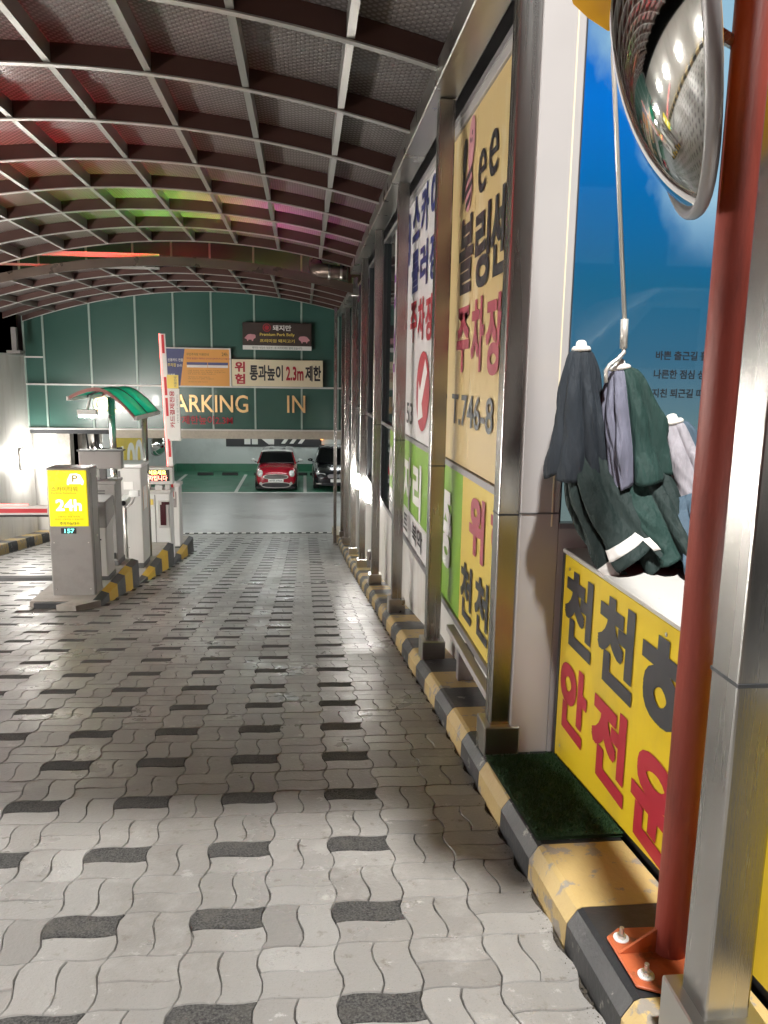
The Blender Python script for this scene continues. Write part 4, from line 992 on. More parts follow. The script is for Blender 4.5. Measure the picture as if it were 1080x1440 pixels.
text('157', (-2.725, KY0-.0085, -.385), (1, 0, 0), UPZ, .105, .045, M['led_cyan'], t, bold=.0)
mb = MB(); mb.box((KX1-.003, KY0+.04, -1.12), (KX1+.003, KY0+.046, .30)); mb.box((KX1-.003, KY1-.046, -1.12), (KX1+.003, KY1-.04, .30)); part('door_groove', mb, M['cab_plinth'], t)
mb = MB(); mb.tube([(KX1, 9.10, -.45), (KX1+.012, 9.10, -.45)], .014, 12); part('lock', mb, M['bolt'], t)
mb = MB()
for zz in (-.50, -1.05):
    for xx in (KX0+.05, KX1-.05): mb.tube([(xx, KY0+.001, zz), (xx, KY0-.004, zz)], .007, 8)
part('screw', mb, M['bolt'], t)
# low reader
t = thing('ticket_reader', (-2.55, 9.75, -1.125), 'low grey ticket reader with slanted dark head behind the lit kiosk', 'ticket reader')
mb = MB(); mb.box((-2.66, 9.6, -1.10), (-2.44, 9.95, -.30)); part('case', mb, M['cab_light'], t, bevel=.012)
mb = MB(); mb.box((-2.67, 9.59, -1.13), (-2.43, 9.96, -1.075)); part('plinth', mb, M['cab_plinth'], t)
mb = MB(); mb.prism([(-2.68, 9.56, -.46), (-2.68, 9.97, -.36), (-2.68, 9.97, -.10), (-2.68, 9.56, -.13)], (.26, 0, 0)); part('head', mb, M['cab_grey'], t, bevel=.01)
mb = MB(); mb.box((-2.62, 9.596, -.62), (-2.50, 9.6005, -.60)); mb.box((-2.60, 9.594, -.80), (-2.52, 9.6005, -.70)); part('card_slot', mb, M['black_plastic'], t)
# tall cabinet and display seen from behind
t = thing('display_cabinet', (-2.67, 10.55, -1.125), 'tall grey cabinet with hinges below a display board turned away', 'cabinet')
mb = MB(); mb.box((-2.83, 10.35, -1.10), (-2.49, 10.70, -.02)); c = part('case', mb, M['cab_grey'], t, bevel=.008)
mb = MB(); mb.box((-2.84, 10.34, -1.13), (-2.48, 10.71, -1.06)); part('plinth', mb, M['cab_plinth'], t)
mb = MB(); mb.box((-2.85, 10.33, -.02), (-2.47, 10.72, .025)); part('lid', mb, M['cab_grey'], t, bevel=.006)
for z in (-.25, -.98):
    mb = MB(); mb.box((-2.545, 10.335, z-.05), (-2.51, 10.35, z+.03)); part('hinge', mb, M['black_plastic'], t)
mb = MB(); mb.box((-2.79, 10.335, -.27), (-2.765, 10.35, -.19)); part('hinge', mb, M['black_plastic'], t)
mb = MB()
for k in range(3): mb.box((-2.72, 10.343, -.12-k*.035), (-2.62, 10.3495, -.105-k*.035))
part('vent', mb, M['cab_plinth'], t)
mb = MB(); mb.box((-2.71, 10.47, .025), (-2.63, 10.55, .17)); part('neck', mb, M['cab_plinth'], t)
mb = MB(); mb.box((-2.95, 10.42, .17), (-2.41, 10.56, .40)); part('display_back', mb, M['cab_grey'], t, bevel=.006)
mb = MB(); mb.box((-2.97, 10.40, .402), (-2.39, 10.60, .42)); part('display_hood', mb, M['cab_plinth'], t)
# barrier machine
t = thing('barrier_machine', (-2.62, 12.0, -1.515), 'large pale grey barrier housing with a notice sticker on its side', 'barrier machine')
mb = MB(); mb.box((-2.84, 11.75, -1.44), (-2.44, 12.25, .03)); part('case', mb, M['cab_light'], t, bevel=.012)
mb = MB(); mb.box((-2.83, 11.76, -1.52), (-2.45, 12.24, -1.44)); part('plinth', mb, M['cab_plinth'], t)
mb = MB(); mb.box((-2.87, 11.72, .03), (-2.42, 12.28, .085)); part('lid', mb, M['cab_white'], t, bevel=.008)
mb = MB(); mb.box((-2.80, 11.742, -1.36), (-2.74, 11.751, -.02)); part('door_groove', mb, M['cab_plinth'], t)
mb = MB(); mb.box((-2.441, 11.86, -.62), (-2.436, 12.12, -.28)); st = part('sticker', mb, M['white_print'], t)
mb = MB(); mb.box((-2.437, 11.84, -.64), (-2.4355, 11.855, -.26)); mb.box((-2.437, 12.125, -.64), (-2.4355, 12.14, -.26)); part('sticker_border', mb, M['orange_sign'], t)
mb = MB(); mb.tube([(-2.66, 11.752, -.75), (-2.66, 11.742, -.75)], .014, 12); mb.tube([(-2.66, 11.752, -1.2), (-2.66, 11.742, -1.2)], .014, 12); part('lock', mb, M['bolt'], t)
mb = MB(); mb.box((-2.7, 11.744, -.30), (-2.56, 11.7505, -.18)); part('data_label', mb, M['white_print'], t)
# cctv
t = thing('security_camera', (-2.56, 11.2, -1.515), 'white security camera pair on a thin post beside the barrier housing', 'security camera')
mb = MB(); mb.tube([(-2.58, 11.25, -1.515), (-2.58, 11.25, -.40)], .025, 10); part('pole', mb, M['galv'], t, smooth=True)
mb = MB(); mb.hexa([(-2.60, 11.05, -.44), (-2.50, 11.05, -.44), (-2.50, 11.30, -.40), (-2.60, 11.30, -.40), (-2.60, 11.05, -.34), (-2.50, 11.05, -.34), (-2.50, 11.30, -.30), (-2.60, 11.30, -.30)]); b_ = part('camera_body', mb, M['cab_white'], t, bevel=.01)
mb = MB(); mb.tube([(-2.55, 11.048, -.39), (-2.55, 11.02, -.39)], .035, 14); part('lens', mb, M['black_plastic'], b_)
mb = MB(); mb.hexa([(-2.50, 11.18, -.33), (-2.34, 11.08, -.31), (-2.34, 11.16, -.31), (-2.50, 11.28, -.33), (-2.50, 11.18, -.24), (-2.34, 11.08, -.22), (-2.34, 11.16, -.22), (-2.50, 11.28, -.24)]); b_ = part('camera_body', mb, M['cab_white'], t, bevel=.008)
mb = MB(); mb.tube([(-2.58, 11.25, -.50), (-2.46, 11.18, -.42), (-2.42, 11.15, -.32)], .012, 8); part('bracket', mb, M['cab_white'], t)
# ticket machine with led
t = thing('ticket_machine', (-2.58, 13.85, -1.9), 'white payment machine with red and yellow LED text display on top', 'ticket machine')
mb = MB(); mb.box((-2.79, 13.7, -1.88), (-2.36, 14.05, -.66)); part('case', mb, M['cab_white'], t, bevel=.012)
mb = MB(); mb.box((-2.81, 13.68, -.66), (-2.34, 14.08, -.60)); part('lid', mb, M['cab_light'], t, bevel=.006)
mb = MB(); mb.box((-2.58, 13.66, -1.26), (-2.38, 13.70, -.78)); part('bezel', mb, M['cab_light'], t, bevel=.01)
mb = MB(); mb.box((-2.53, 13.652, -1.22), (-2.43, 13.662, -.85)); mb.box((-2.5, 13.64, -.85), (-2.37, 13.69, -.80)); part('screen', mb, mat('dark_red_screen', (.05, .008, .012), .2), t)
mb = MB(); mb.box((-2.79, 13.75, -.60), (-2.72, 13.9, -.50)); mb.box((-2.45, 13.75, -.60), (-2.37, 13.9, -.50)); mb.box((-2.62, 13.74, -.60), (-2.50, 13.9, -.52)); part('display_leg', mb, M['cab_light'], t)
mb = MB(); mb.box((-2.83, 13.72, -.50), (-2.31, 13.92, -.20)); part('display_case', mb, M['cab_light'], t, bevel=.01)
mb = MB(); mb.box((-2.81, 13.712, -.44), (-2.36, 13.722, -.24)); part('display_face', mb, M['black_plastic'], t)
text('어서오세요', (-2.79, 13.709, -.325), (1, 0, 0), UPZ, .37, .075, M['led_yellow'], t, bold=.02); text('만차입니다', (-2.79, 13.709, -.43), (1, 0, 0), UPZ, .39, .09, M['led_red'], t, bold=.03)
mb = MB(); mb.tube([(-2.70, 13.702, -1.1), (-2.70, 13.69, -1.1)], .014, 12); part('lock', mb, M['bolt'], t)
mb = MB(); mb.box((-2.625, 13.694, -1.86), (-2.615, 13.7005, -.68)); part('door_groove', mb, M['cab_plinth'], t)
mb = MB(); mb.box((-2.76, 13.692, -.86), (-2.65, 13.699, -.76)); part('notice', mb, M['yellow_pale'], t)
t = thing('slim_cabinet', (-2.49, 15.0, -1.9), 'narrow white cabinet behind the payment machine', 'cabinet')
mb = MB(); mb.box((-2.58, 14.85, -1.87), (-2.39, 15.2, -.70)); part('case', mb, M['cab_white'], t, bevel=.01)
mb = MB(); mb.box((-2.57, 14.86, -1.91), (-2.40, 15.19, -1.86)); part('plinth', mb, M['cab_plinth'], t)
mb = MB(); mb.box((-2.60, 14.83, -.70), (-2.37, 15.22, -.64)); part('lid', mb, M['cab_light'], t)
mb = MB(); mb.box((-2.52, 14.842, -1.1), (-2.44, 14.851, -.8)); part('screen', mb, M['cab_grey'], t)
# raised barrier arm
t = thing('raised_barrier', (-2.44, 14.35, -.7), 'red and white barrier arm standing upright with a red lit edge', 'barrier arm')
def arm_pt(f): return Vector((-2.42-.09*f, 14.35, -.85+2.97*f))
for k in range(8):
    a, b = arm_pt(k/8), arm_pt((k+1)/8)
    mb = MB(); mb.hexa([a+Vector((-.045, -.02, 0)), a+Vector((.045, -.02, 0)), a+Vector((.045, .02, 0)), a+Vector((-.045, .02, 0)), b+Vector((-.045, -.02, 0)), b+Vector((.045, -.02, 0)), b+Vector((.045, .02, 0)), b+Vector((-.045, .02, 0))])
    part('arm_section', mb, M['barrier_white'], t)
    if k in (0, 2, 5, 7, 4):
        f0, f1 = k/8+.01, (k+1)/8-.005; a, b = arm_pt(f0), arm_pt(f1)
        mb = MB(); mb.add([a+Vector((-.02, -.023, 0)), a+Vector((.025, -.023, 0)), b+Vector((.025, -.023, 0)), b+Vector((-.02, -.023, 0))], [(0, 1, 2, 3)]); part('reflector', mb, M['barrier_red'], t)
mb = MB(); mb.tube([arm_pt(.02)+Vector((-.055, -.01, 0)), arm_pt(1)+Vector((-.055, -.01, 0))], .010, 6); part('led_strip', mb, M['led_strip'], t)
# sign fixed to that arm
sb = part('arm_sign', MB().box((-2.435, 14.28, .22), (-2.235, 14.325, 1.16)), M['barrier_white'], t, bevel=.004)
part('arm_sign_top', MB().box((-2.445, 14.279, 1.162), (-2.25, 14.325, 1.40)), M['yellow_pale'], t)
text('카드결제전용', (-2.325, 14.2775, .46), (0, 0, 1), (-1, 0, 0), .66, .085, M['red_print'], t, bold=.02)
text('(주차장 입구 사전정산)', (-2.255, 14.2775, .55), (0, 0, 1), (-1, 0, 0), .50, .035, M['grey_print'], t, bold=0)
text('이용안내', (-2.275, 14.277, 1.19), (0, 0, 1), (-1, 0, 0), .18, .05, M['grey_print'], t, bold=.01)
# lowered barrier arm in the exit lane
t = thing('lowered_barrier', (-4.0, 9.3, -.3), 'lowered red and white barrier arm across the exit lane', 'barrier arm')
mb = MB(); mb.box((-5.6, 9.28, -.24), (-2.86, 9.33, -.13)); part('arm', mb, M['barrier_white'], t, bevel=.006)
for x0, x1 in ((-3.0+0.02, -2.9), (-4.2, -3.02), (-5.6, -4.5)):
    if x0 > -3: continue
    mb = MB(); mb.box((x0, 9.276, -.215), (x1, 9.281, -.165)); part('reflector', mb, M['barrier_red'], t)
mb = MB(); mb.box((-5.5, 9.29, -.128), (-3.24, 9.31, -.112)); part('led_strip', mb, M['led_strip'], t)
mb = MB(); mb.box((-5.6, 9.27, -.262), (-2.86, 9.34, -.242)); part('rubber_edge', mb, M['rubber'], t)
# little green shelter
t = thing('kiosk_shelter', (-2.45, 11.0, -1.5), 'small arched green shelter on two steel poles above the parking machines', 'shelter')
YA, YB = 10.45, 12.1
for x, yy, zt in ((-2.62, 10.9, 1.10), (-2.51, 12.5, .80)):
    mb = MB(); mb.tube([(x, yy, -1.5), (x, yy, zt)], .045, 14); part('pole', mb, M['steel_h'], t, smooth=True)
def arc(u): # u 0..1 left to right, high in the middle, falls to the right
    return (-3.05+.84*u, 1.03+.19*math.sin(math.pi*(.12+.88*u)) - .22*max(0, u-.45)**1.5*2)
for k in range(2):
    for j in range(2):
        rows = []
        for i in range(6):
            x, z = arc((j+(i/5)*.98+.01)/2); ya = YA+(YB-YA)*k/2+.01; yb = YA+(YB-YA)*(k+1)/2-.01
            rows.append([(x, ya, z), (x, yb, z)])
        mb = MB(); mb.grid(rows); part('roof_pane', mb, M['shelter_green'], t, sol=.008, smooth=True)
for yy, m in ((YA, 'shelter_rim'), ((YA+YB)/2, 'dark_frame'), (YB, 'shelter_rim')):
    mb = MB(); mb.grid([[(arc(i/14)[0], yy-.02, arc(i/14)[1]-.035), (arc(i/14)[0], yy+.02, arc(i/14)[1]-.035), (arc(i/14)[0], yy+.02, arc(i/14)[1]+.012), (arc(i/14)[0], yy-.02, arc(i/14)[1]+.012)] for i in range(15)], closed=True)
    part('roof_rib', mb, M[m], t)
for u in (0, 1):
    x, z = arc(u); mb = MB(); mb.box((x-.02, YA-.02, z-.04), (x+.02, YB+.02, z+.015)); part('roof_edge', mb, M['rail_white'], t, bevel=.003)
x = -2.9
mb = MB(); mb.box((x-.12, 10.7, .86), (x+.12, 10.82, .93)); mb.tube([(x, 10.76, .93), (x+.05, 10.76, 1.12)], .02, 8); lp = part('lamp_housing', mb, M['cab_light'], t)
mb = MB(); mb.box((x-.10, 10.71, .83), (x+.10, 10.81, .858)); part('lamp_glass', mb, M['lamp'], lp)
# speed hump in the exit lane
mb = MB(); rows = [[(xx, yy, G(yy)+zz) for yy, zz in ((11.35, .0), (11.45, .04), (11.6, .05), (11.75, .04), (11.85, 0))] for xx in (-5.95, -4.5, -3.15)]; mb.grid([r[::-1] for r in rows])
solo('speed_hump', mb, M['rubber'], 'flat dark rubber speed hump across the exit lane', 'speed hump')

# ================================================================== BOOTH, FOREGROUND RIGHT
YW = 3.18
bo = thing('booth_wall', (1.6, YW, -.25), 'white clad booth front with large window showing a backlit blue sky picture', 'booth')
mb = MB(); mb.box((.925, YW, -.252), (1.10, YW+.10, 4.2)); part('corner_column', mb, M['white_metal'], bo, bevel=.004)
mb = MB(); mb.box((1.062, YW-.003, .80), (1.068, YW+.02, 4.2)); part('seam_strip', mb, M['cream_sign'], bo)
mb = MB(); mb.box((.92, YW-.004, .855), (1.094, YW, .862)); part('joint', mb, M['cab_plinth'], bo)
mb = MB(); mb.box((1.10, YW, -.25), (3.0, YW+.1, .79)); part('sill_wall', mb, M['white_metal'], bo)
mb = MB(); mb.box((1.10, YW-.01, .792), (3.0, YW+.1, .815)); part('window_sill', mb, M['grey_frame'], bo)
mb = MB(); mb.box((1.101, YW+.005, .817), (1.106, YW+.045, 4.2)); part('window_frame', mb, M['dark_frame'], bo)
mb = MB(); mb.box((1.107, YW+.008, .818), (3.0, YW+.014, 4.2)); gl = part('window_pane', mb, M['glass'], bo)
mb = MB(); mb.box((1.107, YW+.03, .818), (3.0, YW+.045, 3.4)); part('sky_picture', mb, M['poster'], bo)
mb = MB(); mb.box((1.107, YW+.03, 3.41), (3.0, YW+.045, 4.2)); part('upper_board', mb, M['white_metal'], bo)
for b_, x_, z_, w_ in (('바쁜 출근길 활력', 1.483, 1.518, .265), ('나른한 점심 상큼', 1.480, 1.440, .265), ('지친 퇴근길 따뜻', 1.478, 1.360, .265)):
    text(b_, (x_, YW+.0055, z_), (1, 0, 0), UPZ, w_, .037, M['black_print'], bo, bold=.03)
# pale cabinet behind the glass low right
mb = MB(); mb.box((1.55, YW-.09, .79), (2.6, YW-.015, .98)); solo('cream_box', mb, M['cream_sign'], 'cream box on the counter behind the umbrellas', 'box', bevel=.004)
# counter box with yellow sign
t = thing('counter_box', (1.6, 2.2, -.1), 'long white topped box with a yellow drive slowly sign on its side', 'counter')
XB = 1.118
mb = MB(); mb.hexa([(XB+.02, 1.0, G(1.0)+.12), (2.2, 1.0, G(1.0)+.12), (2.2, 3.14, G(3.14)+.12), (XB+.02, 3.14, G(3.14)+.12), (XB+.02, 1.0, .69), (2.2, 1.0, .69), (2.2, 3.14, .69), (XB+.02, 3.14, .69)]); part('carcass', mb, M['grey_frame'], t)
mb = MB(); mb.box((XB-.004, 1.0, .692), (2.2, 3.15, .712)); part('top', mb, M['counter'], t, bevel=.004)
mb = MB()
mb.hexa([(XB, 1.0, G(1.0)+.155), (XB+.018, 1.0, G(1.0)+.155), (XB+.018, 3.125, G(3.125)+.145), (XB, 3.125, G(3.125)+.145), (XB, 1.0, .69), (XB+.018, 1.0, .69), (XB+.018, 3.125, .69), (XB, 3.125, .69)])
part('sign_board', mb, M['yellow_sign'], t, bevel=.002)
mb = MB(); mb.hexa([(XB+.003, 1.0, G(1.0)+.10), (XB+.02, 1.0, G(1.0)+.10), (XB+.02, 3.13, G(3.13)+.10), (XB+.003, 3.13, G(3.13)+.10), (XB+.003, 1.0, G(1.0)+.154), (XB+.02, 1.0, G(1.0)+.154), (XB+.02, 3.13, G(3.13)+.144), (XB+.003, 3.13, G(3.13)+.144)]); part('foot_strip', mb, M['black_plastic'], t)
mb = MB(); mb.box((XB-.002, 3.127, -.25), (XB+.03, 3.15, .69)); part('edge_trim', mb, M['dark_frame'], t)
CT = []
def ct(b, y, z, w, h, m): return text(b, (XB-.003, y, z), DR, UPZ, w, h, m, t, bold=.05)
SIGN_ROWS = True
ct('천', 3.075, .335, .29, .30, M['black_print']); ct('천', 2.70, .33, .30, .31, M['black_print']); ct('히', 2.315, .29, .34, .34, M['black_print'])
ct('안', 3.08, -.045, .29, .295, M['red_print']); ct('전', 2.70, -.055, .295, .31, M['red_print']); ct('운', 2.325, -.08, .31, .31, M['red_print']); ct('전', 1.93, -.09, .30, .31, M['red_print'])
for y, z in ((3.06, .64), (2.18, .655), (3.06, -.16)):
    mb = MB(); mb.disc((XB-.002, y, z), (-1, 0, 0), .008, 10); part('rivet', mb, M['bolt'], t)
# turf mat
mb = MB(); rows = [[(x, y, G(y)+.134+.012) for x in (.80, .95, 1.112)] for y in (2.36, 2.6, 2.85, 3.12)]
mb.grid([r for r in rows]); mb.grid([[(p[0], p[1], p[2]-.012) for p in r][::-1] for r in rows])
tm = solo('turf_mat', mb, M['turf'], 'dark green artificial turf mat on the kerb below the yellow sign', 'mat')
mb = MB(); rr = random.Random(5)
for k in range(5200):
    x = rr.uniform(.802, 1.112); y = rr.uniform(2.362, 3.12); z = G(y)+.146; a = rr.uniform(0, 6.28); h = rr.uniform(.008, .015); w = .0022
    dx, dy = math.cos(a)*w, math.sin(a)*w; lx, ly = rr.uniform(-.006, .006), rr.uniform(-.006, .006)
    mb.add([(x-dx, y-dy, z), (x+dx, y+dy, z), (x+lx, y+ly, z+h)], [(0, 1, 2)])
part('turf_blades', mb, M['turf'], tm, kind='stuff')

# folded parasols ------------------------------------------------------
def parasol(T, B, r0, r1, n, mats, label, seed, hem=.03, amp=.24, trim=None, cap=True, flat=(1, .62), turn=0, knee=None):
    rr = random.Random(seed); T, B = Vector(T), Vector(B)
    t = thing('folded_parasol', B, label, 'parasol', 'folded parasols on the counter')
    ax = (B-T).normalized(); a = Vector((1, 0, 0)); a = (a-ax*a.dot(ax)).normalized(); b = ax.cross(a)
    NT, NA = 30, n*16; ph = [rr.uniform(-.5, .5) for _ in range(n)]; am = [rr.uniform(.65, 1.25) for _ in range(n)]; hm = [rr.uniform(-1, 1) for _ in range(n)]
    rows = []; mb = MB()
    for i in range(NT+1):
        f = i/NT; row = []
        sag = Vector((0, 0, 0))
        if knee: sag = Vector(knee)*math.sin(math.pi*f)
        for k in range(NA):
            g = k/16; gi = int(g); u = g-gi
            th0 = 2*math.pi*(gi+u**(1+.35*hm[gi]))/n; th = th0+turn+.35*math.sin(th0*2+seed)*f+.25*f*ph[gi]*math.sin(math.pi*u)
            ridge = math.sin(math.pi*u)**.55                          # sharp valleys at the ribs, round bellies between
            belly = (ridge-.62)*am[gi]*(1+.5*ph[gi])+.16*hm[gi]*math.sin(2*math.pi*u+1.5*f)*(1-.5*f)-.10*math.exp(-((u-.5-.2*ph[gi])/.10)**2)*(.4+f)
            wob = .035*math.sin(23*f+5*u*3.14+gi)*math.sin(math.pi*u)*min(1, f*2)+.10*math.sin(7*f+2.1*gi+seed)*f+.06*math.sin(13*f*am[gi]+gi*1.7)*math.sin(math.pi*u)
            rad = (r0+(r1-r0)*f**(.62+.18*hm[gi]))*(1+amp*1.5*min(1, f*3.0+.15)*belly+wob)
            z = f+(hem*(ridge*.6+hm[gi]*.9))*f**3/max(.01, (B-T).length)
            row.append(T+(B-T)*z+sag+a*math.cos(th)*rad*flat[0]+b*math.sin(th)*rad*flat[1])
        rows.append(row)
    mb.grid(rows, closed=True)
    if len(mats) > 1:
        nf = len(mb.f)
        for q in range(nf):
            gi = int((q % NA)/16); mb.m[q] = mats_idx[gi % len(mats_idx)] if (mats_idx := mats[1]) else 0
        ms = mats[0]
    else: ms = mats[0]
    part('canopy_cloth', mb, ms, t, smooth=True, sol=.003)
    if trim:
        mb = MB(); rows2 = [[p+(p-(T+(B-T)*.93)).normalized()*.004 for p in rows[j]] for j in range(int(NT*trim[0]), int(NT*trim[1])+1)]
        mb.grid(rows2, closed=True); part('white_band', mb, M['cloth_white'], t, smooth=True, sol=.002)
    if cap:
        mb = MB(); q = -ax
        mb.grid([[T+q*h+(a*math.cos(k*math.pi/10)+b*math.sin(k*math.pi/10))*r for k in range(20)] for h, r in ((-.012, r0*.6), (-.006, r0*1.1), (.004, r0*1.1), (.012, r0*.9), (.014, r0*.62), (.030, r0*.55), (.036, r0*.3), (.037, .001))], closed=True)
        part('finial', mb, M['cap'], t, smooth=True)
    return t
two = lambda ms, seq: (ms, seq)
parasol((1.073, 2.96, 1.545), (1.085, 2.93, 1.05), .034, .118, 8, two([M['cloth_navy'], M['cloth_dark']], [0, 0, 0, 0, 1, 0, 0, 0]), 'dark slate folded parasol hanging leftmost beside the white column', 2, flat=(1, .7), turn=.3, hem=.035)
parasol((1.222, 2.93, 1.475), (1.298, 2.88, 1.03), .038, .148, 8, two([M['cloth_grey'], M['cloth_green']], [1, 1, 0, 0, 0, 0, 1, 1]), 'bottle green folded parasol in the middle with its sheen painted lilac grey', 5, flat=(1, .7), turn=0, hem=.04)  # grey gores put the sheen of the green cloth into its colour
parasol((1.440, 2.90, 1.268), (1.545, 2.82, .89), .038, .130, 8, two([M['cloth_pale'], M['cloth_grey'], M['cloth_blue']], [2, 0, 0, 0, 0, 0, 1, 2]), 'pale grey folded parasol on the right by the red pole', 8, flat=(1, .7), turn=.2, hem=.035)
parasol((1.10, 2.96, 1.14), (1.30, 2.74, .74), .09, .155, 7, two([M['cloth_dark'], M['cloth_navy']], [0, 0, 0, 0, 1, 0, 0]), 'dark green parasol with white hem band slumped on the counter', 11, hem=.05, trim=(.82, .90), cap=False, flat=(1, .7), knee=(-.02, 0, -.02), turn=.6)
parasol((1.31, 2.89, 1.09), (1.42, 2.70, .735), .085, .125, 7, two([M['cloth_dark'], M['cloth_green']], [0, 0, 1, 0, 0, 0, 0]), 'second dark green parasol slumped between its neighbours', 13, hem=.04, cap=False, flat=(1, .7), turn=.2)
parasol((1.49, 2.80, .98), (1.515, 2.60, .725), .07, .11, 7, two([M['cloth_blue'], M['cloth_navy']], [0, 0, 0, 0, 1, 0, 0]), 'denim blue parasol bunched on the counter edge by the red pole', 17, hem=.04, cap=False, flat=(1, .7), turn=.5)
# crank rod
t = thing('crank_rod', (1.17, 2.9, 1.45), 'thin pale awning crank rod hanging in front of the window', 'crank rod')
mb = MB(); mb.tube([(1.085, 2.90, 3.3), (1.105, 2.90, 2.58), (1.215, 2.90, 1.655)], .0085, 10); part('rod', mb, M['rod'], t, smooth=True)
mb = MB(); mb.tube([(1.2145, 2.90, 1.66), (1.218, 2.90, 1.55)], .0145, 14); part('grip', mb, M['rod'], t, smooth=True)
mb = MB(); mb.tube([(1.218, 2.90, 1.552), (1.219, 2.895, 1.535), (1.195, 2.89, 1.51), (1.16, 2.88, 1.487), (1.146, 2.88, 1.465), (1.15, 2.88, 1.42)], .0085, 10); part('crank', mb, M['rod'], t, smooth=True)
# red pole with mirror
PX, PY = .966, 1.725; PZ = G(PY)+.13
t = thing('mirror_pole', (PX, PY, PZ), 'oxide red steel pole bolted to the striped kerb', 'pole')
mb = MB(); mb.tube([(PX, PY, PZ), (PX, PY, 3.2)], .042, 28); part('pole', mb, M['red_pole'], t, smooth=True)
tl_ = -math.atan(.12)
def pl(x, y, h=0): return (x, y, G(y)+.134+h)
mb = MB(); mb.prism([pl(.868, 1.835), pl(.822, 1.80), pl(.818, 1.60), pl(.872, 1.57), pl(1.0, 1.60), pl(1.0, 1.83)][::-1], (0, 0, .008)); part('base_plate', mb, M['orange_plate'], t, bevel=.002)
mb = MB(); mb.prism([(.825, 1.722, G(1.72)+.143), (.925, 1.722, G(1.72)+.143), (.925, 1.722, G(1.72)+.21)], (0, .007, 0)); part('gusset', mb, M['orange_plate'], t)
for by in (1.785, 1.632):
    mb = MB(); c = Vector(pl(.857, by, .009)); mb.tube([c, c+Vector((0, 0, .004))], .021, 20); w_ = part('washer', mb, M['cab_white'], t)
    mb = MB(); mb.tube([c+Vector((0, 0, .004)), c+Vector((0, 0, .014))], .0125, 6); mb.tube([c+Vector((0, 0, .0142)), c+Vector((0, 0, .034))], .006, 10); part('bolt', mb, M['bolt'], w_)
d = Vector((.384, .857, .344))
lf = -.96*r2-.28*u2; d.normalize(); lf = (lf-d*lf.dot(d)).normalized()
n = -.16*d+.987*lf
mt, ma, mb_, mn, mc = dome('convex_mirror', (.778, 1.70, 2.16), n, .37, .125, 'large round convex traffic mirror with orange hood beside the red pole')
rows = []
for i in range(25):
    an = R(20)+R(140)*i/24
    rad = ma*math.cos(an)+mb_*math.sin(an); hw_ = min(1, 2.4*math.sin(math.pi*i/24))**.5
    rows.append([mc+rad*(.387)-mn*.02, mc+rad*.395+mn*(-.02+.10*hw_), mc+rad*.40+mn*(-.015+.19*hw_)])
mb = MB(); mb.grid(rows); part('hood', mb, M['hood'], mt, smooth=True, sol=.006)
mb = MB(); mb.tube([mc-mn*.05, Vector((PX-.03, PY+.02, mc.z))], .014, 10); part('bracket', mb, M['bolt'], mt)

# ================================================================== STREET BEHIND THE CAMERA
t = thing('street_floodlight', FLOOD, 'street floodlight head on a bracket above the booth', 'floodlight')
mb = MB(); mb.box(FLOOD+Vector((-.2, -.15, .14)), FLOOD+Vector((.2, .15, .26))); part('housing', mb, M['dark_frame'], t, bevel=.02)
mb = MB(); mb.box(FLOOD+Vector((-.17, -.12, .125)), FLOOD+Vector((.17, .12, .138))); part('lens', mb, M['lamp'], t)
mb = MB(); mb.tube([FLOOD+Vector((0, 0, .26)), FLOOD+Vector((.3, .5, .5)), FLOOD+Vector((.9, 3.4, .4))], .03, 10); part('bracket', mb, M['dark_frame'], t)
t = thing('street_building', (0, -13, .33), 'dark shop building across the street with lit windows', 'building')
mb = MB(); mb.box((-16, -14, .3), (16, -13, 11)); part('wall', mb, mat('brown_brick', (.12, .08, .06), .8, 0, .2, 8), t)
for i in range(9):
    for j in range(3):
        x = -14+i*3.3; z = 1.0+j*3.3
        mb = MB(); mb.box((x, -12.97, z), (x+1.9, -12.93, z+1.8)); part('window', mb, M['win_lit'] if (i*7+j*5) % 4 else M['glass_dark'], t)
_st = t
t = thing('parked_van', (4.4, -2.0, .33), 'white van parked on the street beside the booth', 'van')
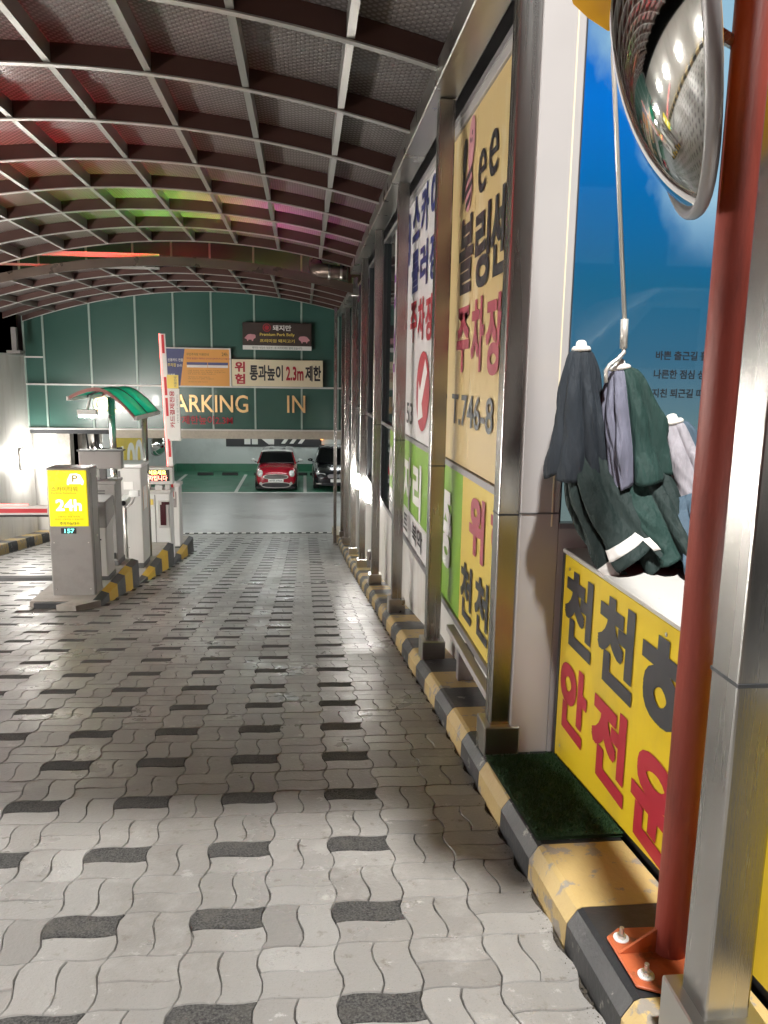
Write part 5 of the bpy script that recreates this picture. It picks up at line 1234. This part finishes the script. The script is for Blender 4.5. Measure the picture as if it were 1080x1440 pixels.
zg = .2; PR = [(2.3, .45), (2.25, .9), (2.45, 1.25), (3.2, 1.95), (3.5, 2.15), (6.6, 2.2), (6.75, 2.0), (6.8, .5)]
mb = MB(); mb.prism([(a, -2.9, zg+b) for a, b in PR], (0, 1.7, 0)); part('body', mb, M['car_white'], t, bevel=.05, seg=3)
for P in ([(2.95, 1.35), (3.45, 1.95), (3.95, 1.95), (3.95, 1.35)], [(4.05, 1.35), (4.05, 1.95), (5.15, 1.95), (5.15, 1.35)], [(5.25, 1.35), (5.25, 1.95), (6.45, 1.95), (6.45, 1.35)]):
    mb = MB(); mb.prism([(a, -1.198, zg+b) for a, b in P], (0, .012, 0)); part('side_window', mb, M['car_glass'], t, bevel=.004)
for x_ in (3.15, 5.85):
    for yy in (-2.9, -1.38):
        mb = MB(); mb.tube([(x_, yy-.01, zg+.34), (x_, yy+.20, zg+.34)], .33, 22); w_ = part('wheel', mb, M['tyre'], t)
        mb = MB(); mb.tube([(x_, yy-.015, zg+.34), (x_, yy+.205, zg+.34)], .2, 18); part('rim', mb, M['galv'], w_)
mb = MB(); mb.box((4.2, -1.199, zg+1.12), (4.36, -1.17, zg+1.16)); mb.box((5.3, -1.199, zg+1.12), (5.46, -1.17, zg+1.16)); part('handle', mb, M['black_plastic'], t)
t = _st
mb = MB()
for i in range(40): mb.box((-13+i*.3, -12.95, 4.6), (-12.82+i*.3, -12.9, 5.1))
part('led_band', mb, M['street_red'], t)
# unseen coloured tubes added above the roof to tint its panels
for nm, x, y, z, m in (('red', -4.4, 8.0, 4.4, 'roof_tint_red'), ('green', -1.9, 11.3, 4.15, 'roof_tint_green'), ('yellow', -1.15, 11.3, 4.15, 'roof_tint_yellow'), ('magenta', -.35, 11.3, 4.15, 'roof_tint_magenta')):
    t = thing('added_tint_tube', (x, y, z), nm+' light tube added above the curved roof to tint its panels', 'tint lamp')
    mb = MB(); mb.tube([(x, y-1.3, z), (x, y+1.3, z)], .03, 10); part('tube', mb, M[m], t)
    mb = MB(); mb.box((x-.03, y-1.35, z+.06), (x+.03, y+1.35, z+.14)); part('bracket', mb, M['dark_frame'], t)
